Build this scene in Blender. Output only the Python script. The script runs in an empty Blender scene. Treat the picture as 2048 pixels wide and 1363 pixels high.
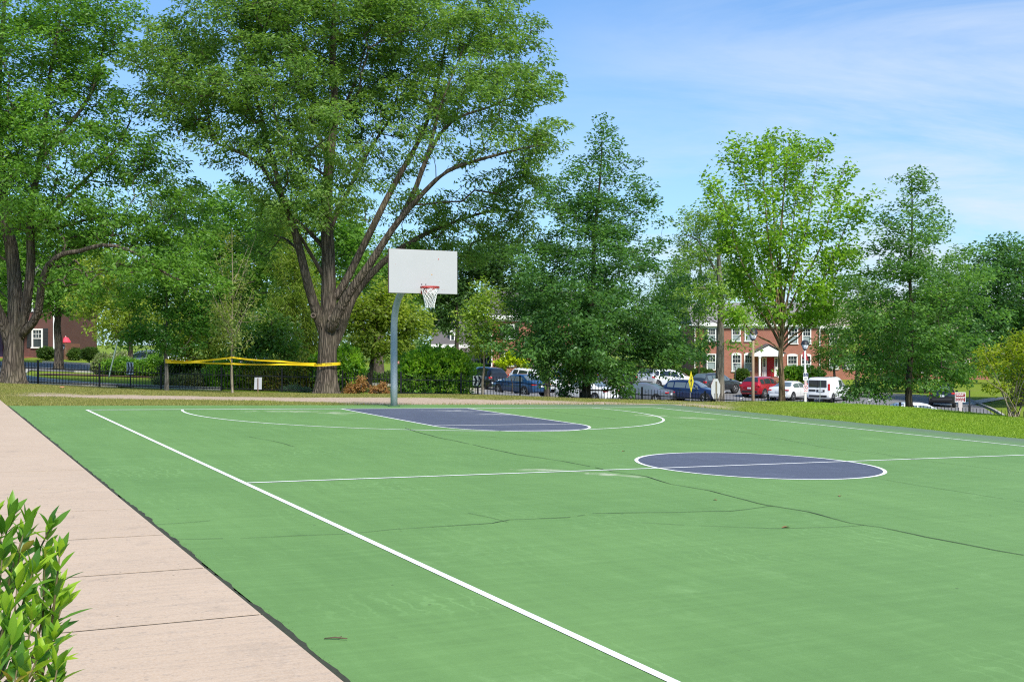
import bpy, bmesh, math, random
import numpy as np
from mathutils import Vector, Matrix, Euler
rad = math.radians
random.seed(7)
S = bpy.context.scene
COL = S.collection

# ------------------------------------------------------------------ camera model / survey helpers
F = 2226.46 / 2048            # focal length over image width
F0, Y0, HC = 2226.46, 684.8, 1.6863
YAW = 0.4921; TX, TY = -2.7162, 28.4851
CA, CB = -0.0239, -0.0097     # drainage fall of the court
CY, SY = math.cos(YAW), math.sin(YAW)

def px(x, y, d):
    return Vector(((x - 1024) / F0 * d, d, HC - (y - Y0) / F0 * d))
def uv2w(u, v, w=0.0):
    return Vector((TX + u * CY + v * SY, TY + u * SY - v * CY, CA * u + CB * v + w))
def w2uv(x, y):
    return (x - TX) * CY + (y - TY) * SY, (x - TX) * SY - (y - TY) * CY
def px2uv(x, y):
    dx = (x - 1024) / F0; dz = (Y0 - y) / F0
    k = CA * (dx * CY + SY) + CB * (dx * SY - CY)
    k0 = -HC + CA * (-TX * CY - TY * SY) + CB * (-TX * SY + TY * CY)
    t = k0 / (dz - k)
    return w2uv(t * dx, t)

U0, U1, V0, V1 = -9.172, 9.42, -1.62, 29.0     # painted slab
SW0 = -12.2                                   # far edge of the concrete walk

# ------------------------------------------------------------------ terrain
ctrl = []
def cp(x, y, d): p = px(x, y, d); ctrl.append((p.x, p.y, p.z))
def cz(x, d, z): ctrl.append(((x - 1024) / F0 * d, d, z + HC))
for a in [(76,769,44),(443,781,45),(652,787,43.5),(802,790,45.5),(1040,797,45.5),(25,766,41.5),(1170,801,42),(1563,806.5,39.5),
          (1820,819,37),(2030,834,31),(-300,752,44),(250,778,42),(465,786,42),(965,790,42.5),(120,740,72),(40,712,90),(230,757,56),(640,779,52),(760,781,50),
          (870,790,48.3),(740,748,92),(800,745,112),(1000,785,66),(1040,789,79),(960,778,84),(1430,786,92),(1525,795,90),
          (1655,804,84),(1390,804,86),(1285,804,86),(1885,812,86),(1950,790,97),(1850,806,86),(2040,797,88),
          (1480,777,101),(1030,757,102),(930,747,107),(1170,801,80),(1300,773,101),(1375,806,38),(1700,813,37.5),(1290,802.5,38)]:
    cp(*a)
for a in [(1284,43.6,-2.70),(1410,43.2,-2.82),(1536,42.6,-2.92),(1667,41.6,-3.02),(1800,40.6,-3.12),(1939,39.2,-3.18),(2100,38,-3.3),(1530,119,-3.9),
          (1830,62,-4.75),(1500,60,-4.3),(1200,56,-3.2),(2400,60,-4.9),(2400,90,-4.6),(1024,220,-3),(0,220,-2),(-800,150,-1.5),(2048,220,-4.5),
          (2600,150,-4.5),(-800,60,-1.6),(2700,40,-3.4)]:
    cz(*a)
for u in np.linspace(-12, 9.4, 5):
    for v in np.linspace(-2, 30, 7):
        p = uv2w(u, v); ctrl.append((p.x, p.y, p.z))
ctrl = np.array(ctrl)
def _k(r2): return np.where(r2 > 1e-9, 0.5 * r2 * np.log(np.maximum(r2, 1e-9)), 0)
_sc = 30.0
_P = ctrl[:, :2] / _sc; _n = len(_P)
_A = np.zeros((_n + 3, _n + 3))
_A[:_n, :_n] = _k(((_P[:, None] - _P[None]) ** 2).sum(-1)) + np.eye(_n) * 2e-3
_A[:_n, _n] = 1; _A[:_n, _n + 1:] = _P; _A[_n:, :_n] = _A[:_n, _n:].T
_w = np.linalg.solve(_A, np.concatenate([ctrl[:, 2], np.zeros(3)]))
def sstep(a, b, x):
    t = np.clip((x - a) / (b - a), 0, 1); return t * t * (3 - 2 * t)
def GA(X, Y):
    X = np.asarray(X, float); Y = np.asarray(Y, float)
    sh = X.shape; x = X.ravel(); y = Y.ravel(); out = np.empty(len(x))
    for i in range(0, len(x), 20000):
        xc, yc = x[i:i + 20000], y[i:i + 20000]
        # far away the surface levels off
        xq, yq = np.clip(xc, -110, 110), np.clip(yc, -30, 230)
        q = np.stack([xq, yq], 1) / _sc
        z = _k(((q[:, None] - _P[None]) ** 2).sum(-1)) @ _w[:_n] + _w[_n] + q @ _w[_n + 1:]
        z = np.clip(z, -4.2, 3)
        u, v = w2uv(xc, yc)
        pl = CA * u + CB * v - 0.03
        d = np.maximum(np.abs(u - (SW0 + U1) / 2) - (U1 - SW0) / 2, np.abs(v - (V0 - 1.0 + V1) / 2) - (V1 - V0 + 1.0) / 2)
        w = sstep(0.0, 5.0, d)
        out[i:i + 20000] = pl * (1 - w) + z * w
    return out.reshape(sh)
def G(x, y): return float(GA(np.array([x]), np.array([y]))[0])
def gp(x, d, dz=0.0):
    """point on the ground in the direction of picture column x at depth d"""
    X = (x - 1024) / F0 * d
    return Vector((X, d, G(X, d) + dz))

# ------------------------------------------------------------------ materials
def nmat(name):
    m = bpy.data.materials.new(name); m.use_nodes = True
    nt = m.node_tree; b = nt.nodes['Principled BSDF']
    return m, nt, b
def nd(nt, t, **kw):
    n = nt.nodes.new(t)
    for k, v in kw.items():
        if hasattr(n, k): setattr(n, k, v)
        else: n.inputs[k.replace('_', ' ')].default_value = v
    return n
def c4(c): return (c[0], c[1], c[2], 1)
def mixc(nt, f, a, b, blend='MIX'):
    n = nt.nodes.new('ShaderNodeMix'); n.data_type = 'RGBA'; n.blend_type = blend
    for s, v in ((0, f), (6, a), (7, b)):
        if hasattr(v, 'is_linked'): nt.links.new(v, n.inputs[s])
        else: n.inputs[s].default_value = v if s == 0 else c4(v)
    return n.outputs[2]
def math_(nt, op, a, b=None, c=None, clamp=False):
    n = nt.nodes.new('ShaderNodeMath'); n.operation = op; n.use_clamp = clamp
    for i, v in enumerate((a, b, c)):
        if v is None: continue
        if hasattr(v, 'is_linked'): nt.links.new(v, n.inputs[i])
        else: n.inputs[i].default_value = v
    return n.outputs[0]
def rampf(nt, f, lo, hi, to0=0.0, to1=1.0):
    n = nt.nodes.new('ShaderNodeMapRange'); nt.links.new(f, n.inputs[0])
    n.inputs[1].default_value = lo; n.inputs[2].default_value = hi; n.inputs[3].default_value = to0; n.inputs[4].default_value = to1
    return n.outputs[0]
def tex(nt, kind='OBJECT', scale=(1, 1, 1), rot=(0, 0, 0)):
    tc = nt.nodes.new('ShaderNodeTexCoord'); mp = nt.nodes.new('ShaderNodeMapping')
    mp.inputs['Scale'].default_value = scale; mp.inputs['Rotation'].default_value = rot
    nt.links.new(tc.outputs['Object' if kind == 'OBJECT' else kind], mp.inputs['Vector'])
    return mp.outputs[0]
def noise(nt, vec, s, det=4, r=.55, dist=0.0):
    n = nt.nodes.new('ShaderNodeTexNoise'); n.inputs['Scale'].default_value = s
    n.inputs['Detail'].default_value = det; n.inputs['Roughness'].default_value = r; n.inputs['Distortion'].default_value = dist
    nt.links.new(vec, n.inputs['Vector']); return n.outputs['Fac']
def bump(nt, b, h, strength=.3, dist=.02):
    n = nt.nodes.new('ShaderNodeBump'); n.inputs['Strength'].default_value = strength; n.inputs['Distance'].default_value = dist
    nt.links.new(h, n.inputs['Height']); nt.links.new(n.outputs[0], b.inputs['Normal'])
_mc = {}
def M(name, col, rough=.6, metal=0.0, var=.12, scale=6.0, bmp=0.0, coat=0.0, spec=.5):
    if name in _mc: return _mc[name]
    m, nt, b = nmat(name)
    b.inputs['Roughness'].default_value = rough; b.inputs['Metallic'].default_value = metal
    b.inputs['Coat Weight'].default_value = coat; b.inputs['Coat Roughness'].default_value = .05
    b.inputs['Specular IOR Level'].default_value = spec
    v = tex(nt); f = noise(nt, v, scale, 5)
    lo = [c * (1 - var) for c in col]; hi = [min(1, c * (1 + var)) for c in col]
    nt.links.new(mixc(nt, f, lo, hi), b.inputs['Base Color'])
    if bmp: bump(nt, b, f, bmp, .01)
    _mc[name] = m; return m
def paint(name, col, metallic=.35):
    return M(name, col, .28, metallic, .04, 3, 0, 1.0)

def leaf_mat(name, cols, trans=.35, rough=.45, nscale=.55, hue=(0.0, 0.0)):
    """cols: three leaf tones; each leaf takes its own, neighbouring sprays drift together"""
    m, nt, b = nmat(name)
    geo = nt.nodes.new('ShaderNodeNewGeometry')
    v = tex(nt); f = noise(nt, v, nscale, 3)
    r = geo.outputs['Random Per Island']
    t = math_(nt, 'ADD', math_(nt, 'MULTIPLY', r, .55), math_(nt, 'MULTIPLY', rampf(nt, f, .3, .7), .45))
    cr = nt.nodes.new('ShaderNodeValToRGB'); nt.links.new(t, cr.inputs[0])
    e = cr.color_ramp.elements
    e[0].position = .15; e[0].color = c4(cols[0]); e[1].position = .85; e[1].color = c4(cols[2])
    k = e.new(.5); k.color = c4(cols[1])
    nt.links.new(cr.outputs[0], b.inputs['Base Color'])
    b.inputs['Roughness'].default_value = rough; b.inputs['Specular IOR Level'].default_value = .35
    tr = nt.nodes.new('ShaderNodeBsdfTranslucent')
    tcol = mixc(nt, 1.0, cr.outputs[0], (1.5, 1.6, .7), 'MULTIPLY')
    nt.links.new(tcol, tr.inputs['Color'])
    mx = nt.nodes.new('ShaderNodeMixShader'); mx.inputs[0].default_value = trans
    nt.links.new(b.outputs[0], mx.inputs[1]); nt.links.new(tr.outputs[0], mx.inputs[2])
    nt.links.new(mx.outputs[0], nt.nodes['Material Output'].inputs[0])
    return m
def bark_mat(name, dark, light, vs=9, st=.9):
    m, nt, b = nmat(name)
    v = tex(nt, scale=(1, 1, .13)); v2 = tex(nt)
    w = nt.nodes.new('ShaderNodeTexVoronoi'); w.inputs['Scale'].default_value = vs; w.feature = 'DISTANCE_TO_EDGE'
    n0 = noise(nt, v, vs * .8, 5, .65, .4)
    va = nt.nodes.new('ShaderNodeVectorMath'); va.operation = 'ADD'
    nc = nt.nodes.new('ShaderNodeTexNoise'); nc.inputs['Scale'].default_value = 5; nt.links.new(v, nc.inputs['Vector'])
    vm = nt.nodes.new('ShaderNodeVectorMath'); vm.operation = 'SCALE'; vm.inputs[3].default_value = .25
    nt.links.new(nc.outputs['Color'], vm.inputs[0]); nt.links.new(v, va.inputs[0]); nt.links.new(vm.outputs[0], va.inputs[1])
    nt.links.new(va.outputs[0], w.inputs['Vector'])
    ridge = rampf(nt, w.outputs['Distance'], 0.0, .22)
    f = math_(nt, 'MULTIPLY', ridge, math_(nt, 'ADD', n0, .35), clamp=True)
    big = noise(nt, v2, 1.2, 4)
    col = mixc(nt, f, dark, light)
    col = mixc(nt, rampf(nt, big, .45, .75, 0, .45), col, [light[0] * .85, light[1] * .95, light[2] * .75])
    nt.links.new(col, b.inputs['Base Color']); b.inputs['Roughness'].default_value = .9
    b.inputs['Specular IOR Level'].default_value = .2
    bump(nt, b, f, st, .04)
    return m
def brick_mat(name, c1, c2, mortar):
    m, nt, b = nmat(name)
    br = nt.nodes.new('ShaderNodeTexBrick')
    tc = nt.nodes.new('ShaderNodeTexCoord'); sp = nt.nodes.new('ShaderNodeSeparateXYZ'); cb = nt.nodes.new('ShaderNodeCombineXYZ')
    nt.links.new(tc.outputs['Object'], sp.inputs[0])
    nt.links.new(math_(nt, 'ADD', sp.outputs[0], sp.outputs[1]), cb.inputs[0]); nt.links.new(sp.outputs[2], cb.inputs[1])
    nt.links.new(cb.outputs[0], br.inputs['Vector'])
    for k, vv in (('Color1', c1), ('Color2', c2), ('Mortar', mortar)): br.inputs[k].default_value = c4(vv)
    br.inputs['Scale'].default_value = 1.0; br.inputs['Brick Width'].default_value = .215; br.inputs['Row Height'].default_value = .075
    br.inputs['Mortar Size'].default_value = .008
    f = noise(nt, tc.outputs['Object'], .8, 5)
    nt.links.new(mixc(nt, rampf(nt, f, .35, .7, 0, .35), br.outputs['Color'], [c * .6 for c in c1]), b.inputs['Base Color'])
    b.inputs['Roughness'].default_value = .85
    return m

# ------------------------------------------------------------------ mesh helpers
def new_obj(name, me, parent=None, mat=None, kind=None):
    o = bpy.data.objects.new(name, me); COL.objects.link(o)
    if parent is not None: o.parent = parent
    if mat is not None:
        for m_ in (mat if isinstance(mat, (list, tuple)) else [mat]): me.materials.append(m_)
    if kind: o['kind'] = kind
    return o
def tag(o, label, cat, group=None):
    o['label'] = label; o['category'] = cat
    if group: o['group'] = group
    return o
def empty(name, loc, rz, label, cat, group=None):
    o = bpy.data.objects.new(name, None); COL.objects.link(o); o.location = loc; o.rotation_euler = (0, 0, rz)
    o.empty_display_size = .2
    return tag(o, label, cat, group)
def np_mesh(name, verts, faces, smooth=False):
    """faces: (n,k) int array, all with k corners"""
    me = bpy.data.meshes.new(name)
    verts = np.ascontiguousarray(verts, np.float32); faces = np.ascontiguousarray(faces, np.int32)
    me.vertices.add(len(verts)); me.vertices.foreach_set('co', verts.ravel())
    n, k = faces.shape
    me.loops.add(n * k); me.loops.foreach_set('vertex_index', faces.ravel())
    me.polygons.add(n)
    me.polygons.foreach_set('loop_start', np.arange(0, n * k, k, dtype=np.int32))
    me.polygons.foreach_set('loop_total', np.full(n, k, np.int32))
    if smooth: me.polygons.foreach_set('use_smooth', np.ones(n, bool))
    me.update(calc_edges=True)
    return me
class MB:
    """collects simple solids and links them as ONE mesh object"""
    def __init__(s): s.bm = bmesh.new()
    def box(s, c, size, rz=0, rot=None, bev=0.0):
        r = bmesh.ops.create_cube(s.bm, size=1.0); vs = r['verts']
        mt = Matrix.Translation(c) @ (rot if rot is not None else Matrix.Rotation(rz, 4, 'Z')) @ Matrix.Diagonal((*size, 1))
        bmesh.ops.transform(s.bm, matrix=mt, verts=vs)
        if bev:
            es = list({e for v in vs for e in v.link_edges})
            bmesh.ops.bevel(s.bm, geom=es, offset=bev, segments=2, affect='EDGES', profile=.5)
        return s
    def tube(s, pts, rads, n=8, cap=True):
        pts = [Vector(p) for p in pts]
        if not isinstance(rads, (list, tuple, np.ndarray)): rads = [rads] * len(pts)
        rings = []; up = None
        for i, p in enumerate(pts):
            d = (pts[min(i + 1, len(pts) - 1)] - pts[max(i - 1, 0)])
            d = d.normalized() if d.length > 1e-9 else Vector((0, 0, 1))
            if up is None: up = Vector((1, 0, 0)) if abs(d.x) < .9 else Vector((0, 1, 0))
            a = (up - d * up.dot(d)).normalized(); b2 = d.cross(a); up = a
            rings.append([s.bm.verts.new(p + (a * math.cos(t) + b2 * math.sin(t)) * rads[i]) for t in [2 * math.pi * k / n for k in range(n)]])
        for r0, r1 in zip(rings, rings[1:]):
            for k in range(n):
                f = s.bm.faces.new((r0[k], r0[(k + 1) % n], r1[(k + 1) % n], r1[k])); f.smooth = True
        if cap:
            s.bm.faces.new(list(reversed(rings[0]))); s.bm.faces.new(rings[-1])
        return s
    def lathe(s, prof, n=20, mt=None):
        """prof: (radius, height) pairs about Z"""
        rings = []
        for r, z in prof:
            rings.append([s.bm.verts.new(Vector((r * math.cos(2 * math.pi * k / n), r * math.sin(2 * math.pi * k / n), z))) for k in range(n)])
        for r0, r1 in zip(rings, rings[1:]):
            for k in range(n):
                f = s.bm.faces.new((r0[k], r0[(k + 1) % n], r1[(k + 1) % n], r1[k])); f.smooth = True
        s.bm.faces.new(list(reversed(rings[0]))); s.bm.faces.new(rings[-1])
        if mt is not None: bmesh.ops.transform(s.bm, matrix=mt, verts=[v for r in rings for v in r])
        return s
    def poly(s, pts, thick=None, direction=None):
        """flat polygon, extruded along direction"""
        vs = [s.bm.verts.new(Vector(p)) for p in pts]; f = s.bm.faces.new(vs)
        if thick:
            r = bmesh.ops.extrude_face_region(s.bm, geom=[f])
            bmesh.ops.translate(s.bm, vec=Vector(direction) * thick, verts=[g for g in r['geom'] if isinstance(g, bmesh.types.BMVert)])
        return s
    def ball(s, c, r, sub=2, sc=(1, 1, 1)):
        q = bmesh.ops.create_icosphere(s.bm, subdivisions=sub, radius=1.0)
        bmesh.ops.transform(s.bm, matrix=Matrix.Translation(c) @ Matrix.Diagonal((r * sc[0], r * sc[1], r * sc[2], 1)), verts=q['verts'])
        for v in q['verts']:
            for f in v.link_faces: f.smooth = True
        return s
    def build(s, name, mat=None, parent=None, kind=None, sharp=None):
        bmesh.ops.recalc_face_normals(s.bm, faces=s.bm.faces)
        me = bpy.data.meshes.new(name); s.bm.to_mesh(me); s.bm.free()
        if sharp: me.set_sharp_from_angle(angle=rad(sharp))
        return new_obj(name, me, parent, mat, kind)
def text_mesh(txt, size, depth=.002):
    cu = bpy.data.curves.new('lettering', 'FONT'); cu.body = txt; cu.size = size; cu.align_x = 'CENTER'; cu.align_y = 'CENTER'; cu.extrude = depth
    t = bpy.data.objects.new('lettering', cu); COL.objects.link(t)
    dg = bpy.context.evaluated_depsgraph_get()
    me = bpy.data.meshes.new_from_object(t.evaluated_get(dg)); bpy.data.objects.remove(t)
    return me
def quads_strip(L, R):
    n = len(L); v = np.array(list(L) + list(R)); f = [(i, n + i, n + i + 1, i + 1) for i in range(n - 1)]
    return v, np.array(f)

# value noise for ground attributes
_rs = np.random.RandomState(3); _tab = _rs.rand(256, 256)
def vnoise(x, y, s):
    x = np.asarray(x) / s; y = np.asarray(y) / s
    xi = np.floor(x).astype(int); yi = np.floor(y).astype(int); fx = x - xi; fy = y - yi
    fx = fx * fx * (3 - 2 * fx); fy = fy * fy * (3 - 2 * fy)
    g = lambda a, b: _tab[a % 256, b % 256]
    return (g(xi, yi) * (1 - fx) + g(xi + 1, yi) * fx) * (1 - fy) + (g(xi, yi + 1) * (1 - fx) + g(xi + 1, yi + 1) * fx) * fy
def fbm(x, y, s):
    return .5 * vnoise(x, y, s) + .3 * vnoise(np.asarray(x) + 37, y, s / 2.3) + .2 * vnoise(x, np.asarray(y) + 91, s / 5.1)
def dirt_amount(X, Y):
    """trodden bare strip behind the baseline and worn patches near the fence"""
    u, v = w2uv(X, Y)
    n = fbm(X, Y, 2.6); n2 = fbm(X + 50, Y, .9)
    c = 32.2 + 0.16 * (X + 6) + 0.8 * (vnoise(X, Y * 0, 5) - .5)
    wid = 1.75 + 1.0 * (vnoise(X + 11, Y * 0, 4) - .5)
    band = np.exp(-((Y - c) / wid) ** 2) * sstep(-17, -9, X) * (1 - sstep(4.5, 8.5, X))
    d1 = sstep(.30, .60, band * (.55 + 1.0 * n) + .75 * (n2 - .5))
    patch = np.exp(-(((X + 10.5) / 2.2) ** 2 + ((Y - 40) / .9) ** 2)) + np.exp(-(((X + 7) / 1.6) ** 2 + ((Y - 39.6) / .8) ** 2)) \
        + np.exp(-(((X + 1.5) / 4) ** 2 + ((Y - 40.5) / .9) ** 2)) + .7 * np.exp(-(((X - 5.5) / 2.5) ** 2 + ((Y - 36.3) / .8) ** 2))
    d2 = sstep(.35, .8, patch * (.5 + n)) * .75
    return np.clip(d1 + d2, 0, 1)
def lush_amount(X, Y):
    """1 = bright watered grass on the right bank and the island, 0 = dry grass behind the baseline"""
    l = sstep(5, 11, X) * (Y < 43.6) + (Y >= 44.6) * .62
    u, v = w2uv(X, Y)
    near_edge = np.exp(-((u - 9.9) / 1.3) ** 2) * (v > -3)
    return np.clip(l + .35 * near_edge + .55 * (fbm(X, Y, 3.0) - .5) + .5 * (fbm(X + 9, Y, .8) - .5), 0, 1)

# ------------------------------------------------------------------ ground
def axis(lo, hi, segs):
    a = []
    for s0, s1, st in segs: a += list(np.arange(s0, s1, st))
    return np.array(a + [segs[-1][1]])
gx = axis(0, 0, [(-600, -120, 40), (-120, -40, 3), (-40, 40, .4), (40, 120, 3), (120, 600.1, 40)])
gy = axis(0, 0, [(-40, 8, 2), (8, 56, .4), (56, 120, 1.2), (120, 240, 6), (240, 800, 40)])
XX, YY = np.meshgrid(gx, gy)
ZZ = GA(XX, YY)
nx_, ny_ = len(gx), len(gy)
idx = np.arange(nx_ * ny_).reshape(ny_, nx_)
fa = np.stack([idx[:-1, :-1], idx[:-1, 1:], idx[1:, 1:], idx[1:, :-1]], -1).reshape(-1, 4)
me = np_mesh('ground', np.stack([XX, YY, ZZ], -1).reshape(-1, 3), fa, True)
for nm, fn in (('dirt', dirt_amount), ('lush', lush_amount)):
    at = me.attributes.new(nm, 'FLOAT', 'POINT'); at.data.foreach_set('value', fn(XX, YY).ravel().astype(np.float32))
gm, nt, b = nmat('grass_and_soil')
v = tex(nt)
ad = nt.nodes.new('ShaderNodeAttribute'); ad.attribute_name = 'dirt'
al = nt.nodes.new('ShaderNodeAttribute'); al.attribute_name = 'lush'
n1 = noise(nt, v, .7, 5); n2 = noise(nt, v, 9, 5, .7); n3 = noise(nt, v, 45, 3, .7)
dry = mixc(nt, n2, (.14, .16, .025), (.30, .25, .08)); lush = mixc(nt, n2, (.13, .25, .008), (.25, .40, .016))
g = mixc(nt, al.outputs['Fac'], dry, lush)
g = mixc(nt, rampf(nt, n1, .35, .7, 0, .4), g, (.14, .18, .02))
g = mixc(nt, rampf(nt, n3, .35, .65, 0, .5), g, (.09, .14, .012))
soil = mixc(nt, n2, (.38, .275, .20), (.56, .44, .35))
df = math_(nt, 'MULTIPLY', ad.outputs['Fac'], rampf(nt, n2, .2, .6, .55, 1.1), clamp=True)
nt.links.new(mixc(nt, df, g, soil), b.inputs['Base Color']); b.inputs['Roughness'].default_value = .95; b.inputs['Specular IOR Level'].default_value = .15
bump(nt, b, n3, .6, .04)
ground = new_obj('ground', me, None, gm, 'structure')

# ------------------------------------------------------------------ court slab, walk, paint
def court_grid(u0, u1, v0, v1, w, name, mat, st=.5, edge=0.0):
    us = np.linspace(u0, u1, int((u1 - u0) / st) + 2); vs = np.linspace(v0, v1, int((v1 - v0) / st) + 2)
    U, V = np.meshgrid(us, vs)
    if edge:   # ragged outer edge
        Uo, Vo = U.copy(), V.copy()
        U[:, -1] += edge * 2.2 * (fbm(Vo[:, -1], 0 * Vo[:, -1] + 9, .9) - .5); V[0, :] += edge * 2 * (fbm(Uo[0], 0 * Uo[0], 1.1) - .5)
    X = TX + U * CY + V * SY; Y = TY + U * SY - V * CY; Z = CA * U + CB * V + w
    ny, nx = U.shape; ii = np.arange(nx * ny).reshape(ny, nx)
    fs = np.stack([ii[:-1, :-1], ii[1:, :-1], ii[1:, 1:], ii[:-1, 1:]], -1).reshape(-1, 4)
    return new_obj(name, np_mesh(name, np.stack([X, Y, Z], -1).reshape(-1, 3), fs, True), None, mat, 'structure')

def uvtex(nt, scale=(1, 1, 1)):
    """texture space turned to the court's own axes (x along the baseline, y along the sideline)"""
    tc = nt.nodes.new('ShaderNodeTexCoord'); mp = nt.nodes.new('ShaderNodeMapping')
    mp.vector_type = 'TEXTURE'
    mp.inputs['Location'].default_value = (TX, TY, 0); mp.inputs['Rotation'].default_value = (0, 0, YAW)
    nt.links.new(tc.outputs['Object'], mp.inputs['Vector'])
    m2 = nt.nodes.new('ShaderNodeMapping'); m2.inputs['Scale'].default_value = scale
    nt.links.new(mp.outputs[0], m2.inputs['Vector'])
    return m2.outputs[0]
def blotch(nt, vec, c, r, ang=0):
    """soft elliptical mask on the court (u, -v space)"""
    mp = nt.nodes.new('ShaderNodeMapping'); mp.vector_type = 'TEXTURE'
    mp.inputs['Location'].default_value = (c[0], -c[1], 0); mp.inputs['Rotation'].default_value = (0, 0, ang); mp.inputs['Scale'].default_value = (r[0], r[1], 1000)
    nt.links.new(vec, mp.inputs['Vector'])
    ln = nt.nodes.new('ShaderNodeVectorMath'); ln.operation = 'LENGTH'; nt.links.new(mp.outputs[0], ln.inputs[0])
    return rampf(nt, ln.outputs['Value'], 0.0, 1.25, 1, 0)
DUST = [((-3.2, .9), (1.5, .5), -.15), ((-2.3, 1.6), (1.0, .7), -.2), ((.9, 1.0), (1.2, .6), -.2), ((1.3, 2.4), (1.1, .6), -.35), ((5.3, 3.3), (.9, .7), -.5), ((6.0, 4.3), (1.2, .6), -.85),
        ((-3.55, 13.25), (.7, .3), -.3), ((-2.9, 14.0), (1.0, .25), -.9)]
def paint_surface(name, c_lo, c_hi, dustcol, grime=0.0, rough=.75):
    m, nt, b = nmat(name)
    v = uvtex(nt); vs = uvtex(nt, (1.0, .12, 1)); vt = uvtex(nt, (.14, 1.2, 1))
    n_big = noise(nt, v, .35, 5, .6); n_st = noise(nt, vs, 5.5, 6, .7, .3); n_st2 = noise(nt, vt, 9, 6, .7, .5); n_f = noise(nt, v, 60, 3, .7)
    col = mixc(nt, rampf(nt, n_big, .3, .72), c_lo, c_hi)
    s = math_(nt, 'ADD', math_(nt, 'MULTIPLY', rampf(nt, n_st, .35, .7), .5), math_(nt, 'MULTIPLY', rampf(nt, n_st2, .4, .68), .5))
    col = mixc(nt, rampf(nt, s, .40, .90, 0, .32), col, [c * 1.3 + .02 for c in c_hi])
    col = mixc(nt, rampf(nt, s, .34, 0.05, 0, .28), col, [c * .72 for c in c_lo])
    # brush / squeegee swirls left by the coating
    wv = nt.nodes.new('ShaderNodeTexWave'); wv.inputs['Scale'].default_value = 2.3; wv.inputs['Distortion'].default_value = 9; wv.inputs['Detail'].default_value = 4; wv.inputs['Detail Scale'].default_value = 1.6
    nt.links.new(v, wv.inputs['Vector'])
    sw = math_(nt, 'MULTIPLY', rampf(nt, wv.outputs['Fac'], .82, 1.0), rampf(nt, noise(nt, v, .55, 4), .5, .72))
    col = mixc(nt, math_(nt, 'MULTIPLY', sw, math_(nt, 'MULTIPLY', n_st2, .95)), col, [c * 1.35 + .03 for c in c_hi])
    col = mixc(nt, rampf(nt, n_f, .3, .7, 0, .10), col, [c * .6 for c in c_lo])
    vor = nt.nodes.new('ShaderNodeTexVoronoi'); vor.inputs['Scale'].default_value = 3.2; vor.inputs['Randomness'].default_value = 1; nt.links.new(v, vor.inputs['Vector'])
    spk = rampf(nt, vor.outputs['Distance'], .055, .03); rsel = nt.nodes.new('ShaderNodeSeparateXYZ'); nt.links.new(vor.outputs['Color'], rsel.inputs[0])
    spk = math_(nt, 'MULTIPLY', spk, math_(nt, 'GREATER_THAN', rsel.outputs[0], .80), clamp=True)
    col = mixc(nt, math_(nt, 'MULTIPLY', spk, .7), col, (.05, .07, .03))
    gr = noise(nt, v, 220, 2, .8); col = mixc(nt, rampf(nt, gr, .25, .75, 0, .30), col, [c * .55 for c in c_lo])
    st_ = math_(nt, 'MULTIPLY', rampf(nt, noise(nt, v, .8, 6, .7, 1.2), .60, .70), rampf(nt, noise(nt, v, 5, 5, .7), .35, .65))
    col = mixc(nt, math_(nt, 'MULTIPLY', st_, .35), col, [c * 1.25 + .05 for c in c_hi])
    st2 = math_(nt, 'MULTIPLY', rampf(nt, noise(nt, v, 1.1, 6, .75, .8), .36, .28), rampf(nt, noise(nt, v, 7, 5, .7), .4, .65))
    col = mixc(nt, math_(nt, 'MULTIPLY', st2, .35), col, [c * .55 for c in c_lo])
    # pale dust where balls and shoes wear the coating
    tot = None
    for c, r, a in DUST:
        q = blotch(nt, v, c, r, a); tot = q if tot is None else math_(nt, 'MAXIMUM', tot, q)
    nd_ = noise(nt, uvtex(nt, (1.0, 1.3, 1)), 2.2, 8, .78, .5)
    dm = math_(nt, 'MULTIPLY', rampf(nt, math_(nt, 'ADD', tot, math_(nt, 'MULTIPLY', math_(nt, 'SUBTRACT', nd_, .5), 3.0)), .55, 1.25), math_(nt, 'GREATER_THAN', tot, .01), clamp=True)
    col = mixc(nt, math_(nt, 'MULTIPLY', dm, .85), col, dustcol)
    if grime:   # silt washed onto the low side and the far right corner
        sp = nt.nodes.new('ShaderNodeSeparateXYZ'); nt.links.new(v, sp.inputs[0])
        e = rampf(nt, math_(nt, 'ADD', sp.outputs[0], math_(nt, 'MULTIPLY', n_big, 2.2)), 8.5, 10.2)
        e2 = math_(nt, 'MULTIPLY', rampf(nt, math_(nt, 'ADD', sp.outputs[1], math_(nt, 'MULTIPLY', n_st, 1.2)), .55, 1.6), rampf(nt, sp.outputs[0], 2.0, 6.5))
        e3 = math_(nt, 'MAXIMUM', e, e2)
        col = mixc(nt, math_(nt, 'MULTIPLY', e3, grime), col, (.12, .17, .115))
        e4 = math_(nt, 'MULTIPLY', rampf(nt, sp.outputs[1], .9, 1.7), rampf(nt, noise(nt, v, 1.1, 5, .7), .45, .62))
        col = mixc(nt, math_(nt, 'MULTIPLY', e4, math_(nt, 'MULTIPLY', rampf(nt, sp.outputs[0], 3.5, 6.0), .8)), col, (.28, .23, .17))
    nt.links.new(col, b.inputs['Base Color']); b.inputs['Roughness'].default_value = rough; b.inputs['Specular IOR Level'].default_value = .3
    bump(nt, b, n_f, .25, .004)
    return m
GREEN_LO, GREEN_HI = (.128, .254, .074), (.158, .298, .089)
BLUE_LO, BLUE_HI = (.080, .094, .136), (.110, .124, .168)
green = paint_surface('court_green', GREEN_LO, GREEN_HI, (.55, .54, .43), .85)
blue = paint_surface('court_blue', BLUE_LO, BLUE_HI, (.46, .46, .45))
white, nt, b = nmat('court_line_white')
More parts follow.
